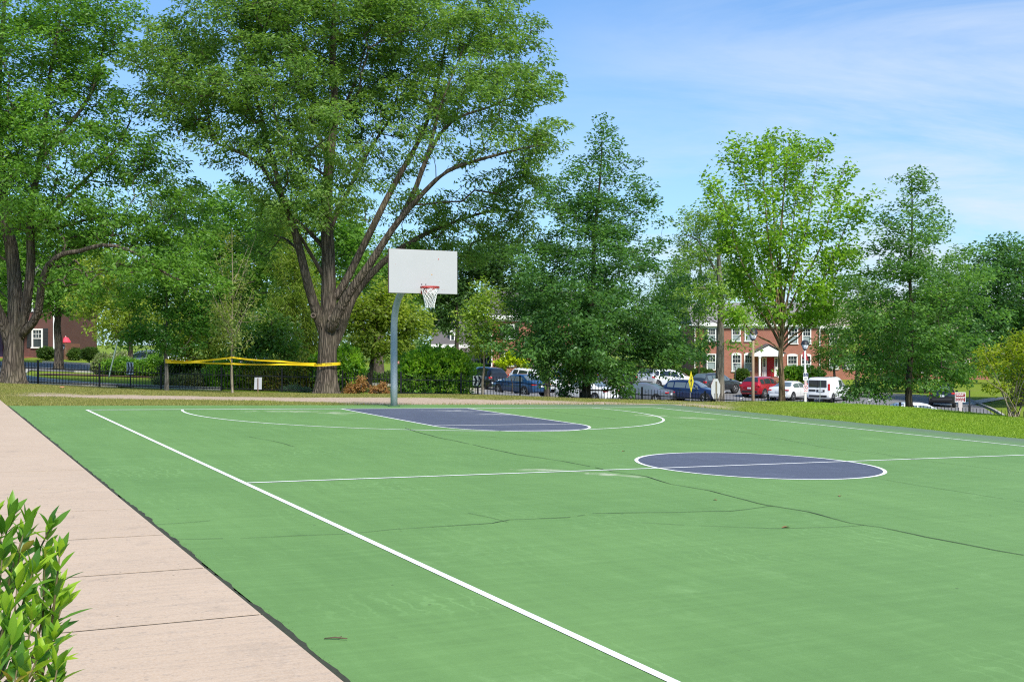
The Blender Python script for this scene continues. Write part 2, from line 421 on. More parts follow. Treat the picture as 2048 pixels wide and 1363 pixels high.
v = uvtex(nt); wn = noise(nt, v, 26, 5, .75); wb = noise(nt, v, 1.3, 4, .6)
wear = math_(nt, 'MULTIPLY', rampf(nt, wn, .50, .66), rampf(nt, wb, .40, .66, .12, .9), clamp=True)
nt.links.new(mixc(nt, wear, (.80, .80, .78), (.36, .47, .33)), b.inputs['Base Color']); b.inputs['Roughness'].default_value = .75
court_grid(U0, U1, V0, V1, 0.0, 'court', green, .35, .12)

def flat(name, polys, mat, w):
    """painted sheet w metres above the slab from polygons / strips in court (u, v)"""
    bm = bmesh.new()
    for P in polys:
        bm.faces.new([bm.verts.new(uv2w(u, v_, w)) for u, v_ in P])
    bmesh.ops.recalc_face_normals(bm, faces=bm.faces)
    for f in bm.faces:
        if f.normal.z < 0: f.normal_flip()
    me = bpy.data.meshes.new(name); bm.to_mesh(me); bm.free()
    return new_obj(name, me, None, mat, 'structure')
def arc(c, r, a0, a1, n=72): return [(c[0] + r * math.cos(a0 + (a1 - a0) * i / n), c[1] + r * math.sin(a0 + (a1 - a0) * i / n)) for i in range(n + 1)]
def band(pts, w):
    """quads of a line of width w along pts"""
    out = []; P = [Vector(p) for p in pts]; L = []; R = []
    for i, p in enumerate(P):
        a = P[max(i - 1, 0)]; c = P[min(i + 1, len(P) - 1)]; d = (c - a).normalized(); nrm = Vector((-d.y, d.x)) * w / 2
        L.append(p + nrm); R.append(p - nrm)
    for i in range(len(P) - 1): out.append([tuple(L[i]), tuple(L[i + 1]), tuple(R[i + 1]), tuple(R[i])])
    return out
LH, WH, KW, FT, RC, R3, RV = 13.5, 7.687, 1.74, 5.55, 1.80, 5.757, 1.33
flat('court_key_paint', [[(-KW, 0), (KW, 0), (KW, FT)] + arc((0, FT), KW, 0, math.pi)[1:-1] + [(-KW, FT)],
                         [(-KW, 2 * LH), (KW, 2 * LH), (KW, 2 * LH - FT)] + [(a, 2 * LH - FT - (b_ - (2 * LH - FT))) for a, b_ in arc((0, 2 * LH - FT), KW, 0, math.pi)[1:-1]] + [(-KW, 2 * LH - FT)]], blue, .002)
flat('court_circle_paint', [arc((0, LH), RC, 0, 2 * math.pi)[:-1]], blue, .002)
LW = .055
ln = []
for v0, sgn in ((0, 1), (2 * LH, -1)):
    ln += band([(-KW, v0), (-KW, v0 + sgn * FT)], LW) + band([(KW, v0), (KW, v0 + sgn * FT)], LW)
    a0 = math.asin(-RV / R3)
    A = arc((0, RV), R3, a0, math.pi - a0)
    if sgn < 0: A = [(a, 2 * LH - b_) for a, b_ in A]
    ln += band(A, LW)
    B = arc((0, FT), KW, 0, math.pi)
    if sgn < 0: B = [(a, 2 * LH - b_) for a, b_ in B]
    ln += band(B, LW)
flat('court_lines', ln, white, .0034)
ln = band([(-WH, -.03), (-WH, 2 * LH + .03)], .062) + band([(WH, -.03), (WH, 2 * LH + .03)], .062) + band(arc((0, LH), RC, 0, 2 * math.pi, 96), LW)
flat('court_side_lines', ln, white, .0042)
ln = []
for vv, w_ in ((0, .085), (2 * LH, .085), (LH, .05)):
    ln += band([(-WH + .032, vv), (WH - .032, vv)], w_)
for vv in (FT, 2 * LH - FT): ln += band([(-KW + .03, vv), (KW - .03, vv)], .05)
flat('court_cross_lines', ln, white, .005)

# cracks: thin ragged dark seams in the slab, traced on its plane
crk = []
def crack(pts, w):
    P = [Vector(px2uv(*p)) for p in pts]; out = []
    for a, c in zip(P, P[1:]):
        n = max(2, int((c - a).length / .13))
        for i in range(n):
            m_ = a.lerp(c, i / n); out.append(m_ + Vector((.07 * (float(vnoise(m_.x * 7 + m_.y * 5, 3.0, 3.1)) - .5) + random.gauss(0, .0025), .07 * (float(vnoise(m_.y * 7 - m_.x * 5, 8.0, 3.1)) - .5) + random.gauss(0, .0025))))
    out.append(P[-1])
    for i in range(len(out) - 1):
        if random.random() < .02: continue
        ww = w * (.55 + .8 * float(vnoise(i * .37, w * 900, 1.0)))
        crk.extend(band([out[i], out[i + 1]], ww))
crack([(808,856),(850,868),(930,886),(1035,908),(1120,921),(1230,943),(1290,953),(1340,968),(1420,981),(1520,1006),(1610,1023),(1700,1046),(1760,1055),(1850,1075),(1960,1095),(2048,1110)], .016)
crack([(800,1057),(900,1051),(985,1046),(1020,1040),(1140,1035),(1190,1026),(1350,1025),(1460,1022),(1545,1011)], .011)
crack([(1280,1046),(1400,1052),(1560,1057),(1660,1055),(1730,1050)], .008)
crack([(310,1079),(480,1077),(700,1066),(800,1057)], .007)
crack([(300,1049),(420,1041)], .006); crack([(870,866),(1200,888),(1270,884)], .008)
crack([(500,873),(545,882),(590,893)], .010); crack([(1340,845),(1500,866),(1640,893),(1720,904),(1840,920),(2048,945)], .008)
crack([(1740,954),(1850,972),(2048,1004)], .007); crack([(1090,820),(1230,838)], .012)
crack([(940,1026),(985,1036),(1015,1044)], .006); crack([(1740,903),(1830,918)], .006)
flat('court_cracks', crk, M('crack_dark', (.012, .016, .010), .95), .0058)

# concrete walk: separate slabs with real open joints
cm, nt, b = nmat('walk_concrete')
v = uvtex(nt); n1 = noise(nt, v, .9, 6, .65); n2 = noise(nt, uvtex(nt, (.35, 6, 1)), 6, 6, .75); n3 = noise(nt, v, 70, 2, .6); n4 = noise(nt, v, 22, 4, .7)
col = mixc(nt, n1, (.41, .295, .198), (.54, .405, .285))
col = mixc(nt, rampf(nt, n2, .46, .72, 0, .55), col, (.27, .215, .17))
col = mixc(nt, rampf(nt, n4, .57, .70, 0, .60), col, (.22, .175, .14))
col = mixc(nt, rampf(nt, n3, .3, .7, 0, .35), col, (.62, .52, .42))
vor = nt.nodes.new('ShaderNodeTexVoronoi'); vor.inputs['Scale'].default_value = 9; nt.links.new(v, vor.inputs['Vector'])
rsel = nt.nodes.new('ShaderNodeSeparateXYZ'); nt.links.new(vor.outputs['Color'], rsel.inputs[0])
spk = math_(nt, 'MULTIPLY', rampf(nt, vor.outputs['Distance'], .10, .04), math_(nt, 'GREATER_THAN', rsel.outputs[0], .72), clamp=True)
col = mixc(nt, math_(nt, 'MULTIPLY', spk, .75), col, (.10, .08, .06))
n5 = noise(nt, v, 2.2, 6, .7, .6); col = mixc(nt, rampf(nt, n5, .56, .70, 0, .30), col, (.23, .19, .155))
nt.links.new(col, b.inputs['Base Color']); b.inputs['Roughness'].default_value = .9; bump(nt, b, n3, .35, .004)
joints = [-40, -36, -32, -28, -24, -20, -17, -14, -11.2, -9.7, -8.2, -6.6, -5.0, -3.4, -1.8, -.2, 1.4, 3.0, 4.6, 6.26, 8.1, 9.95, 11.78, 13.5, 15.18, 16.73, 18.22, 19.72, 21.3, 22.9, 24.5, 26.1, 27.7, 29.3]
mb = MB()
for a, c in zip(joints, joints[1:]):
    g_ = .014 if (round(a * 10) % 3) else .008
    top = []
    n = 6
    for (u, vv) in [(SW0, a + g_), (-9.215, a + g_), (-9.215, c - g_), (SW0, c - g_)]:
        p = uv2w(u, vv)
        if vv < -2.5: p.z = p.z + (G(p.x, p.y) + .03 - p.z) * 1.0
        top.append(p + Vector((0, 0, .012)))
    bm = mb.bm
    tv = [bm.verts.new(p) for p in top]; bv = [bm.verts.new(p - Vector((0, 0, .12))) for p in top]
    bm.faces.new(tv)
    for i in range(4): bm.faces.new((tv[i], bv[i], bv[(i + 1) % 4], tv[(i + 1) % 4]))
mb.build('sidewalk', cm, None, 'structure')
new_obj('joint_filler', np_mesh('joint_filler', np.array([uv2w(u_, v_, .0095) for u_, v_ in ((SW0 + .01, -1.7), (-9.225, -1.7), (-9.225, 29.2), (SW0 + .01, 29.2))]), np.array([[3, 2, 1, 0]])), None, M('joint_soil', (.045, .034, .022), .95, 0, .3, 20), 'structure')
# dark soil-filled gap between walk and slab, with scraps of growth
bm = bmesh.new(); vs_ = np.arange(-1.6, 29, .06)
Lp = [bm.verts.new(uv2w(-9.22, q, .002)) for q in vs_]; Rp = [bm.verts.new(uv2w(-9.178 + (.040 * (vnoise(q, 1.0, .13) - .4) + .014 * (vnoise(q, 2.0, .05) - .4)) + .022 * (vnoise(q, 1.0, .9) - .4), q, .0045)) for q in vs_]
for i in range(len(vs_) - 1): bm.faces.new((Lp[i], Rp[i], Rp[i + 1], Lp[i + 1]))
me = bpy.data.meshes.new('edge_soil'); bm.to_mesh(me); bm.free()
new_obj('edge_soil', me, None, M('edge_soil', (.035, .04, .022), .95, 0, .5, 30), 'structure')

# ------------------------------------------------------------------ foliage
def leaf_quads(C, R, n_per, L, W, rng, droop=.25, out_from=None, tilt=.75):
    """leaf-sized bent faces scattered round spray centres C (n,3) with radii R (n,3)"""
    k = np.repeat(np.arange(len(C)), n_per); N = len(k)
    g = rng.normal(0, 1, (N, 3)); g /= np.maximum(1, np.linalg.norm(g, axis=1, keepdims=True) / 1.6)
    p = C[k] + g * R[k] * .62
    a = rng.uniform(0, 2 * np.pi, N)
    d = np.stack([np.cos(a), np.sin(a), rng.normal(-droop, .35, N)], 1)
    if out_from is not None:
        o = p - out_from; o[:, 2] *= .3; o /= np.linalg.norm(o, axis=1, keepdims=True) + 1e-6; d += o * .7
    d /= np.linalg.norm(d, axis=1, keepdims=True)
    nn = rng.normal(0, tilt, (N, 3)); nn[:, 2] += 1.0
    s = np.cross(d, nn); s /= np.linalg.norm(s, axis=1, keepdims=True) + 1e-6
    n = np.cross(s, d)
    l = (L * rng.uniform(.65, 1.25, N))[:, None]; w = (W * rng.uniform(.7, 1.2, N))[:, None]
    f = (rng.uniform(-.02, .28, N))[:, None] * w
    V = np.stack([p, p + d * l * .45 + s * w * .5 + n * f, p + d * l - np.array([0, 0, 1]) * l * .12, p + d * l * .45 - s * w * .5 + n * f], 1).reshape(-1, 3)
    return V, np.arange(N * 4).reshape(N, 4)
def blob_points(blobs, D, rng, spacing=1.0, shell=2.4):
    """blobs: (x, y, rx, ry, depth offset m, depth radius m or None) in survey columns/rows at depth D -> spray centres"""
    out = []
    for bl in blobs:
        x, y, rx, ry, dd = bl[:5]; rd = bl[5] if len(bl) > 5 else None
        c = px(x, y, D + dd); sx = rx / F0 * (D + dd); sz = ry / F0 * (D + dd); sy = rd or (sx + sz) / 2
        n = max(3, int(4.19 * sx * sy * sz / spacing ** 3 * (bl[6] if len(bl) > 6 else 1)))
        g = rng.normal(0, 1, (n, 3)); g /= np.linalg.norm(g, axis=1, keepdims=True)
        r = rng.uniform(0, 1, n) ** (1 / shell)
        out.append(np.array(c) + g * r[:, None] * np.array([sx, sy, sz]))
    return np.concatenate(out)
def grow(limbs, C, bf=.35, step=.45, tip=.010, expo=2.35, rng=None, sag=.0):
    """limbs: list of (points, r0, r1) with points a list of Vectors; C: spray centres joined to the frame by a balanced spanning tree"""
    pos, par, pl, fr = [], [], [], []
    chains = []
    for pts, r0, r1 in limbs:
        pts = [Vector(p) for p in pts]
        # Catmull-Rom through the given points
        Q = []
        for i in range(len(pts) - 1):
            p0 = pts[max(i - 1, 0)]; p1 = pts[i]; p2 = pts[i + 1]; p3 = pts[min(i + 2, len(pts) - 1)]
            m = max(2, int((p2 - p1).length / step))
            for j in range(m):
                t = j / m
                Q.append(.5 * ((2 * p1) + (p2 - p0) * t + (2 * p0 - 5 * p1 + 4 * p2 - p3) * t * t + (3 * p1 - p0 - 3 * p2 + p3) * t ** 3))
        Q.append(pts[-1])
        if pos:
            A = np.array(pos); j0 = int(np.argmin(((A - np.array(Q[0])) ** 2).sum(1)))
        else: j0 = -1
        prev = j0; ch = []
        for i, q in enumerate(Q):
            pos.append(np.array(q)); par.append(prev); pl.append((pl[prev] + np.linalg.norm(pos[-1] - pos[prev])) if prev >= 0 else 0)
            f = i / max(1, len(Q) - 1); fr.append(r0 + (r1 - r0) * f ** .8); prev = len(pos) - 1; ch.append(prev)
        chains.append((ch, j0))
    nl = len(pos)
    root = pos[0]
    C = C[np.argsort(np.linalg.norm(C - root, axis=1))]
    cap = nl + 4 * len(C) + 10
    P = np.zeros((cap, 3)); PLn = np.full(cap, 1e9); P[:nl] = pos; PLn[:nl] = pl
    par = list(par); n = nl
    lo = 0
    for c in C:
        dv = c - P[:n]; dist = np.sqrt((dv ** 2).sum(1))
        cost = dist * (1 + .35 * np.maximum(0, -dv[:, 2]) / (dist + 1e-6)) + bf * PLn[:n]
        if trunk_free: cost[:trunk_free] += 1e3
        j = int(np.argmin(cost)); dd = dist[j]
        m = 1 if dd < .5 else (2 if dd < 1.2 else 3)
        prev = j
        side = rng.normal(0, .09 * dd, 3) if rng is not None else np.zeros(3)
        for q in range(1, m + 1):
            if n >= cap: break
            t = q / m; pp = P[j] + (c - P[j]) * t
            if q < m: pp = pp + side * math.sin(math.pi * t) + np.array([0, 0, sag * dd * math.sin(math.pi * t)])
            P[n] = pp; PLn[n] = PLn[prev] + np.linalg.norm(pp - P[prev]); par.append(prev); prev = n; n += 1
    P = P[:n]
    a = np.zeros(n)
    ch = np.zeros(n, int)
    for i in range(n - 1, -1, -1):
        if ch[i] == 0 and i >= nl: a[i] = tip ** expo
        if i < nl: a[i] = max(a[i], 0)
        j = par[i]
        if j >= 0: a[j] += a[i]; ch[j] += 1
    R = np.maximum(a, 1e-9) ** (1 / expo)
    return P, par, R, nl, chains, fr
trunk_free = 0
def tree_frame_mesh(name, limbs, C, rng, flare=0.0, bf=.35, tip=.010, sag=.03, minr=.0, sides=6, free=0):
    global trunk_free
    trunk_free = free
    P, par, R, nl, chains, fr = grow(limbs, C, bf=bf, tip=tip, rng=rng, sag=sag)
    V = []; Fq = []; nv = 0
    def ring(p, d, r, n, wob=None):
        d = d / (np.linalg.norm(d) + 1e-9); up = np.array([1., 0, 0]) if abs(d[0]) < .8 else np.array([0, 1., 0])
        a = np.cross(d, up); a /= np.linalg.norm(a); b2 = np.cross(d, a)
        t = np.arange(n) * 2 * np.pi / n
        rr = r if wob is None else r * wob(t)
        return p + (np.cos(t) * rr)[:, None] * a + (np.sin(t) * rr)[:, None] * b2
    # limbs as continuous tubes
    for ci, (ch, j0) in enumerate(chains):
        n = 20 if ci == 0 else 12
        ids = ([j0] if j0 >= 0 and np.linalg.norm(P[j0] - P[ch[0]]) > .02 else []) + ch
        rings = []
        ph = rng.uniform(0, 6)
        for i, k in enumerate(ids):
            d = P[ids[min(i + 1, len(ids) - 1)]] - P[ids[max(i - 1, 0)]]
            if np.linalg.norm(d) < 1e-6: d = np.array([0, 0, 1.0])
            r = fr[k] if k in ch or j0 < 0 else fr[ch[0]]
            wob = None
            if ci == 0 and flare:
                h = P[k][2] - P[0][2]; fl = flare * math.exp(-h / .38)
                r = r * (1 + fl)
                wob = lambda t, fl=fl, ph=ph: 1 + (.10 + .45 * fl) * .5 * np.sin(5 * t + ph) * min(1, .25 + fl) + .03 * np.sin(3 * t + 1 + ph)
            elif ci:
                wob = lambda t, ph=ph + i * .3: 1 + .05 * np.sin(2 * t + ph) + .04 * np.sin(3 * t - ph)
            rings.append(ring(P[k], d, r, n, wob))
        for rg in rings: V.append(rg)
        for i in range(len(rings) - 1):
            b0 = nv + i * n; b1 = b0 + n; t = np.arange(n); t2 = (t + 1) % n
            Fq.append(np.stack([b0 + t, b0 + t2, b1 + t2, b1 + t], 1))
        nv += n * len(rings)
    # twigs
    for i in range(nl, len(P)):
        j = par[i]; r1 = max(R[i], minr); r0 = max(min(R[j], r1 * 1.8) if j >= nl else min(max(r1 * 1.25, .01), fr[j]), minr)
        n = 3 if r0 < .016 else (4 if r0 < .035 else sides)
        d = P[i] - P[j]
        V.append(ring(P[j], d, r0, n)); V.append(ring(P[i] + d * .03, d, r1, n))
        t = np.arange(n); t2 = (t + 1) % n
        Fq.append(np.stack([nv + t, nv + t2, nv + n + t2, nv + n + t], 1)); nv += 2 * n
    V = np.concatenate(V); Fq = np.concatenate(Fq)
    return np_mesh(name, V, Fq, True)

def local(me, base):
    me.transform(Matrix.Translation(-Vector(base))); return me
def plant(name, label, cat, base, limbs, C, lspec, barkm, leafm, seed, group=None, flare=0., bf=.35, tip=.010, sag=.03, parts=('trunk', 'crown'), minr=0., free=0):
    """lspec: (leaves per spray, leaf length, leaf width, spray radius xy, spray radius z, droop, tilt)"""
    rng = np.random.default_rng(seed)
    t = empty(name, base, 0, label, cat, group)
    me = local(tree_frame_mesh(parts[0], limbs, C, rng, flare, bf, tip, sag, minr, free=free), base)
    new_obj(parts[0], me, t, barkm)
    n, L, W, rx, rz, dr, tl = lspec
    R = np.stack([rng.uniform(.7, 1.3, len(C)) * rx, rng.uniform(.7, 1.3, len(C)) * rx, rng.uniform(.7, 1.3, len(C)) * rz], 1)
    V, fq = leaf_quads(C, R, n, L, W, rng, dr, np.array(base) + np.array([0, 0, (C[:, 2].mean() - base[2])]), tl)
    new_obj(parts[1], local(np_mesh(parts[1], V, fq), base), t, leafm)
    return t
def pl_(pts, D, dd0=0.0, dd1=0.0):
    n = len(pts); return [px(x, y, D + dd0 + (dd1 - dd0) * i / max(1, n - 1)) for i, (x, y) in enumerate(pts)]

bark_oak = bark_mat('bark_oak', (.040, .032, .025), (.155, .125, .098), 9)
bark_dark = bark_mat('bark_dark', (.030, .024, .018), (.11, .09, .07), 10)
bark_grey = bark_mat('bark_grey', (.09, .08, .065), (.25, .22, .185), 8, .6)
bark_flaky = bark_mat('bark_flaky', (.085, .055, .03), (.30, .21, .13), 7)
bark_pale = bark_mat('bark_pale', (.16, .13, .09), (.34, .29, .22), 14, .4)
lf_big = leaf_mat('leaf_willow_oak', [(.10, .185, .045), (.155, .275, .058), (.23, .35, .08)], .5)
lf_left = leaf_mat('leaf_shade_oak', [(0.074, 0.173, 0.030), (0.124, 0.256, 0.040), (0.198, 0.363, 0.058)], .5)
lf_pin = leaf_mat('leaf_pin_oak', [(0.053, 0.132, 0.043), (0.091, 0.206, 0.059), (0.140, 0.281, 0.074)], .5)
lf_pin2 = leaf_mat('leaf_pin_oak_pale', [(0.069, 0.152, 0.043), (0.112, 0.239, 0.059), (0.181, 0.314, 0.074)], .5)
lf_elm = leaf_mat('leaf_bright_elm', [(.12, .24, .025), (.20, .36, .035), (.30, .47, .05)], .5)
lf_old = leaf_mat('leaf_old_tree', [(0.116, 0.231, 0.041), (0.198, 0.330, 0.058), (0.314, 0.446, 0.083)], .5)
lf_small = leaf_mat('leaf_small_oak', [(0.049, 0.140, 0.030), (0.083, 0.214, 0.036), (0.140, 0.297, 0.049)], .5)
lf_sap = leaf_mat('leaf_sapling', [(0.148, 0.214, 0.058), (0.231, 0.297, 0.083), (0.346, 0.380, 0.099)], .5)
lf_yng = leaf_mat('leaf_young_elm', [(0.148, 0.247, 0.041), (0.231, 0.346, 0.049), (0.363, 0.462, 0.066)], .5)
lf_dark = leaf_mat('leaf_dark_wood', [(0.036, 0.086, 0.023), (0.063, 0.135, 0.033), (0.099, 0.198, 0.046)], .5)
lf_mid = leaf_mat('leaf_mid_wood', [(0.074, 0.157, 0.033), (0.124, 0.239, 0.043), (0.198, 0.330, 0.059)], .5)
lf_yel = leaf_mat('leaf_yellowish', [(0.140, 0.206, 0.030), (0.231, 0.314, 0.043), (0.363, 0.429, 0.066)], .5)
lf_conif = leaf_mat('leaf_feathery', [(0.091, 0.165, 0.020), (0.165, 0.247, 0.030), (0.264, 0.330, 0.046)], .5)
lf_lime = leaf_mat('leaf_lime', [(.36, .47, .015), (.48, .58, .02), (.58, .66, .03)], .4)
lf_far = leaf_mat('leaf_far', [(0.083, 0.148, 0.049), (0.132, 0.214, 0.074), (0.198, 0.297, 0.099)], .5)

def trunk_pts(x, ybase, ytop, D, n=6, wob=.05, rng=random, xt=None):
    p0 = px(x, ybase, D); p0.z = G(p0.x, p0.y) - .08; p1 = px(xt if xt is not None else x, ytop, D)
    out = [p0]
    for i in range(1, n + 1):
        t = i / n; out.append(p0.lerp(p1, t) + Vector((rng.uniform(-wob, wob), rng.uniform(-wob, wob), 0)))
    return out

# --- the big oak behind the hoop
D = 43.2
base = px(652, 788, D); base.z = G(base.x, base.y)
TR = [base - Vector((0, 0, .15))] + [px(x, y, D) for x, y in [(653, 760), (654, 720), (655, 680), (656, 640), (657, 600), (657, 560), (656, 500), (653, 440), (654, 380), (661, 300), (668, 200), (666, 100), (670, -40)]]
limbs = [(TR, .44, .06),
    (pl_([(648, 665), (634, 625), (618, 575), (602, 510), (586, 450), (565, 400), (545, 365), (520, 330), (480, 305), (435, 288)], D, 0, -2), .27, .05),
    (pl_([(566, 402), (552, 345), (532, 280), (520, 220), (498, 150), (485, 60)], D, -1, -1), .13, .03),
    (pl_([(652, 560), (632, 525), (612, 492), (600, 470)], D, 0, -.8), .11, .06),
    (pl_([(652, 500), (625, 470), (602, 448), (578, 430)], D, 0, .8), .12, .05),
    (pl_([(660, 610), (688, 568), (715, 515), (745, 455), (775, 395), (805, 340), (838, 280), (862, 220), (880, 140), (900, 50)], D, 0, 1.5), .22, .035),
    (pl_([(662, 655), (682, 612), (705, 575), (738, 530), (770, 480), (800, 438), (850, 382), (895, 342), (950, 322), (1040, 298), (1085, 290)], D, -.3, -2.5), .25, .035),
    (pl_([(803, 436), (832, 375), (852, 320), (890, 255), (935, 228), (985, 212), (1030, 190)], D, -1.2, -2), .13, .03),
    (pl_([(852, 318), (868, 265), (880, 215), (905, 150), (930, 90)], D, -1.2, -1), .09, .02),
    (pl_([(662, 700), (684, 655), (706, 595), (745, 545), (790, 505), (850, 468), (920, 440), (1000, 418), (1050, 430)], D, .4, 3), .24, .035),
    (pl_([(655, 470), (676, 420), (695, 385), (722, 330), (748, 285), (785, 225), (800, 150)], D, .2, 2.5), .14, .03),
    (pl_([(660, 330), (640, 275), (610, 210), (590, 140), (575, 40)], D, 0, -1.5), .11, .025),
    (pl_([(663, 270), (690, 210), (715, 150), (740, 60)], D, 0, 1.0), .10, .02),
    (pl_([(600, 505), (575, 480), (548, 470), (500, 455)], D, -.3, 1.8), .07, .02)]
blobs = [(660, 20, 170, 120, 0, 4.5), (490, 40, 150, 105, -.5, 3.6), (350, 110, 105, 85, -1, 3), (850, 40, 150, 100, .5, 3.6), (1000, 80, 95, 110, 0, 2.6),
    (430, 190, 125, 70, -1, 3), (340, 220, 75, 50, -1.5, 2), (560, 170, 120, 95, -1.5, 3.4), (700, 190, 100, 105, 2, 3), (590, 290, 95, 55, -1, 2.4), (460, 290, 85, 45, -1.6, 1.8), (410, 250, 55, 40, -1.5, 1.4),
    (830, 190, 95, 90, 1, 2.8), (960, 190, 110, 70, -1.5, 2.6), (1060, 190, 60, 85, -1.5, 2), (1030, 290, 80, 45, -2, 1.8), (940, 300, 60, 40, -1.8, 1.5, .8),
    (640, 395, 85, 55, -2.2, 1.5), (600, 360, 60, 40, -2, 1.5), (690, 330, 60, 45, -1.5, 1.6), (560, 345, 50, 35, .5, 1.5), (480, 350, 45, 30, -1, 1.4, .7),
    (870, 420, 90, 45, 1.5, 2.2, .7), (980, 400, 105, 60, 1, 2.5, .6), (1050, 370, 70, 60, 1, 2, .7), (1090, 250, 45, 60, -1.5, 1.6, .8), (1110, 170, 25, 40, -1.5, 1.2, .7), (940, 480, 110, 55, 2.5, 2.4, .6), (1040, 470, 60, 50, 2.5, 2, .6), (560, 300, 75, 50, -2.8, 1.3, .8), (700, 250, 80, 60, -3.2, 1.3, .8), (850, 270, 70, 45, -3, 1.3, .7), (640, 230, 60, 50, -3.2, 1.2, .8), (790, 380, 60, 40, -2, 1.2, .5), (730, 420, 45, 35, 1.8, 1.3, .8), (610, 420, 75, 40, -2.6, 1.1), (700, 380, 50, 40, -2.2, 1.1, .7), (520, 390, 50, 40, -2, 1.2, .8), (560, 410, 60, 40, -1.5, 1.2, .8), (530, 440, 50, 40, -1, 1.2, .8), (1070, 320, 50, 50, .5, 1.6), (850, 500, 70, 40, 3, 2), (760, 330, 55, 50, 1.8, 1.8, .8), (845, 330, 40, 35, 0, 1.3, .7), (520, 470, 45, 60, 1.5, 1.6, .7)]
rng = np.random.default_rng(21)
C = blob_points(blobs, D, rng, .72)
limbs = [limbs[0]] + [(a, r0 * .86, r1 * .8) for a, r0, r1 in limbs[1:]]
plant('oak_tree', 'huge spreading oak right behind the hoop with yellow tape round its thick brown trunk', 'tree', base, limbs, C, (62, .175, .072, .43, .27, .25, .75), bark_oak, lf_big, 1, flare=.45, bf=.22, tip=.009, free=14)
ob = [o for o in bpy.data.objects if o.name.startswith('oak_tree')][0]
# old pruning wounds on its trunk
m_w = M('knot_dark', (.03, .022, .016), .95); m_cal = M('knot_callus', (.12, .095, .072), .9, 0, .3, 12, .4)
for x, y, r in ((663, 637, .12), (627, 631, .09)):
    p = px(x, y, D - (.43 if x > 650 else .36)) - base
    k = MB().lathe([(r * 1.25, 0), (r * 1.2, .06), (r * .85, .10), (r * .6, .07), (r * .5, .02)], 14, Matrix.Translation(p) @ Matrix.Rotation(rad(90), 4, 'X')).build('knot', m_cal, ob)
    MB().ball(p + Vector((0, -.055, 0)), r * .55, 1, (.7, .35, 1.1)).build('hollow', m_w, k)

# --- the shade tree at the left edge
D = 41.3
base = px(25, 767, D); base.z = G(base.x, base.y)
TR = [base - Vector((0, 0, .15))] + [px(x, y, D) for x, y in [(26, 740), (27, 710), (29, 680), (31, 655), (31, 610), (29, 560), (22, 490), (8, 430), (2, 340), (-5, 250), (0, 120), (10, 0)]]
limbs = [(TR, .42, .055),
    (pl_([(22, 690), (5, 640), (-12, 600), (-40, 540), (-70, 480)], D, 0, -1), .24, .08),
    (pl_([(36, 668), (48, 630), (56, 580), (62, 520), (60, 460), (66, 390), (78, 330), (90, 260), (100, 150), (120, 40)], D, 0, -.6), .22, .04),
    (pl_([(40, 672), (66, 645), (78, 615), (83, 570), (97, 530), (125, 508), (160, 502), (205, 490), (260, 500), (320, 540), (360, 560)], D, 0, -2.5), .18, .03),
    (pl_([(103, 528), (135, 537), (150, 520), (180, 560), (185, 590)], D, -.6, -1.2), .08, .02),
    (pl_([(64, 470), (95, 440), (130, 400), (180, 350), (230, 300), (262, 240)], D, -.3, .8), .12, .025),
    (pl_([(74, 330), (110, 280), (150, 235), (185, 180), (205, 100), (215, 20)], D, -.3, 1.2), .10, .02),
    (pl_([(10, 440), (-15, 390), (-20, 310), (-15, 200), (-30, 90)], D, 0, -.6), .11, .03),
    (pl_([(62, 430), (110, 455), (170, 440), (250, 430), (310, 450)], D, -.3, 1.5), .08, .02)]
blobs = [(80, 55, 145, 110, 0, 4), (215, 40, 65, 80, .5, 2), (30, 200, 120, 90, -.8, 3), (165, 190, 75, 95, .3, 2.4), (90, 310, 110, 70, -1.4, 2.4), (215, 290, 70, 70, .4, 2), (250, 360, 75, 45, .8, 2),
    (60, 400, 90, 70, -2, 2), (210, 440, 110, 60, 0, 2.6), (300, 470, 75, 50, 1, 2), (140, 480, 90, 35, .5, 2), (300, 540, 95, 50, -2.2, 2), (200, 580, 70, 40, -1.5, 1.6), (390, 520, 55, 60, .5, 1.8), (-60, 330, 110, 200, 0, 4), (265, 215, 45, 45, .5, 1.3, .7), (370, 440, 55, 40, 1.5, 1.6), (300, 310, 60, 55, .3, 1.8), (345, 380, 60, 40, .8, 1.6), (410, 560, 45, 40, -1.5, 1.4), (440, 470, 40, 30, 1, 1.2), (130, 560, 60, 25, -1, 1.2), (-15, 560, 30, 40, 1.5, 1.2)]
rng = np.random.default_rng(22)
C = blob_points(blobs, D, rng, .74)
plant('shade_tree', 'big dark oak at the left edge forking low into several thick stems', 'tree', base, limbs, C, (62, .175, .08, .44, .28, .25, .75), bark_oak, lf_left, 2, flare=.5, bf=.22, tip=.009, free=10)

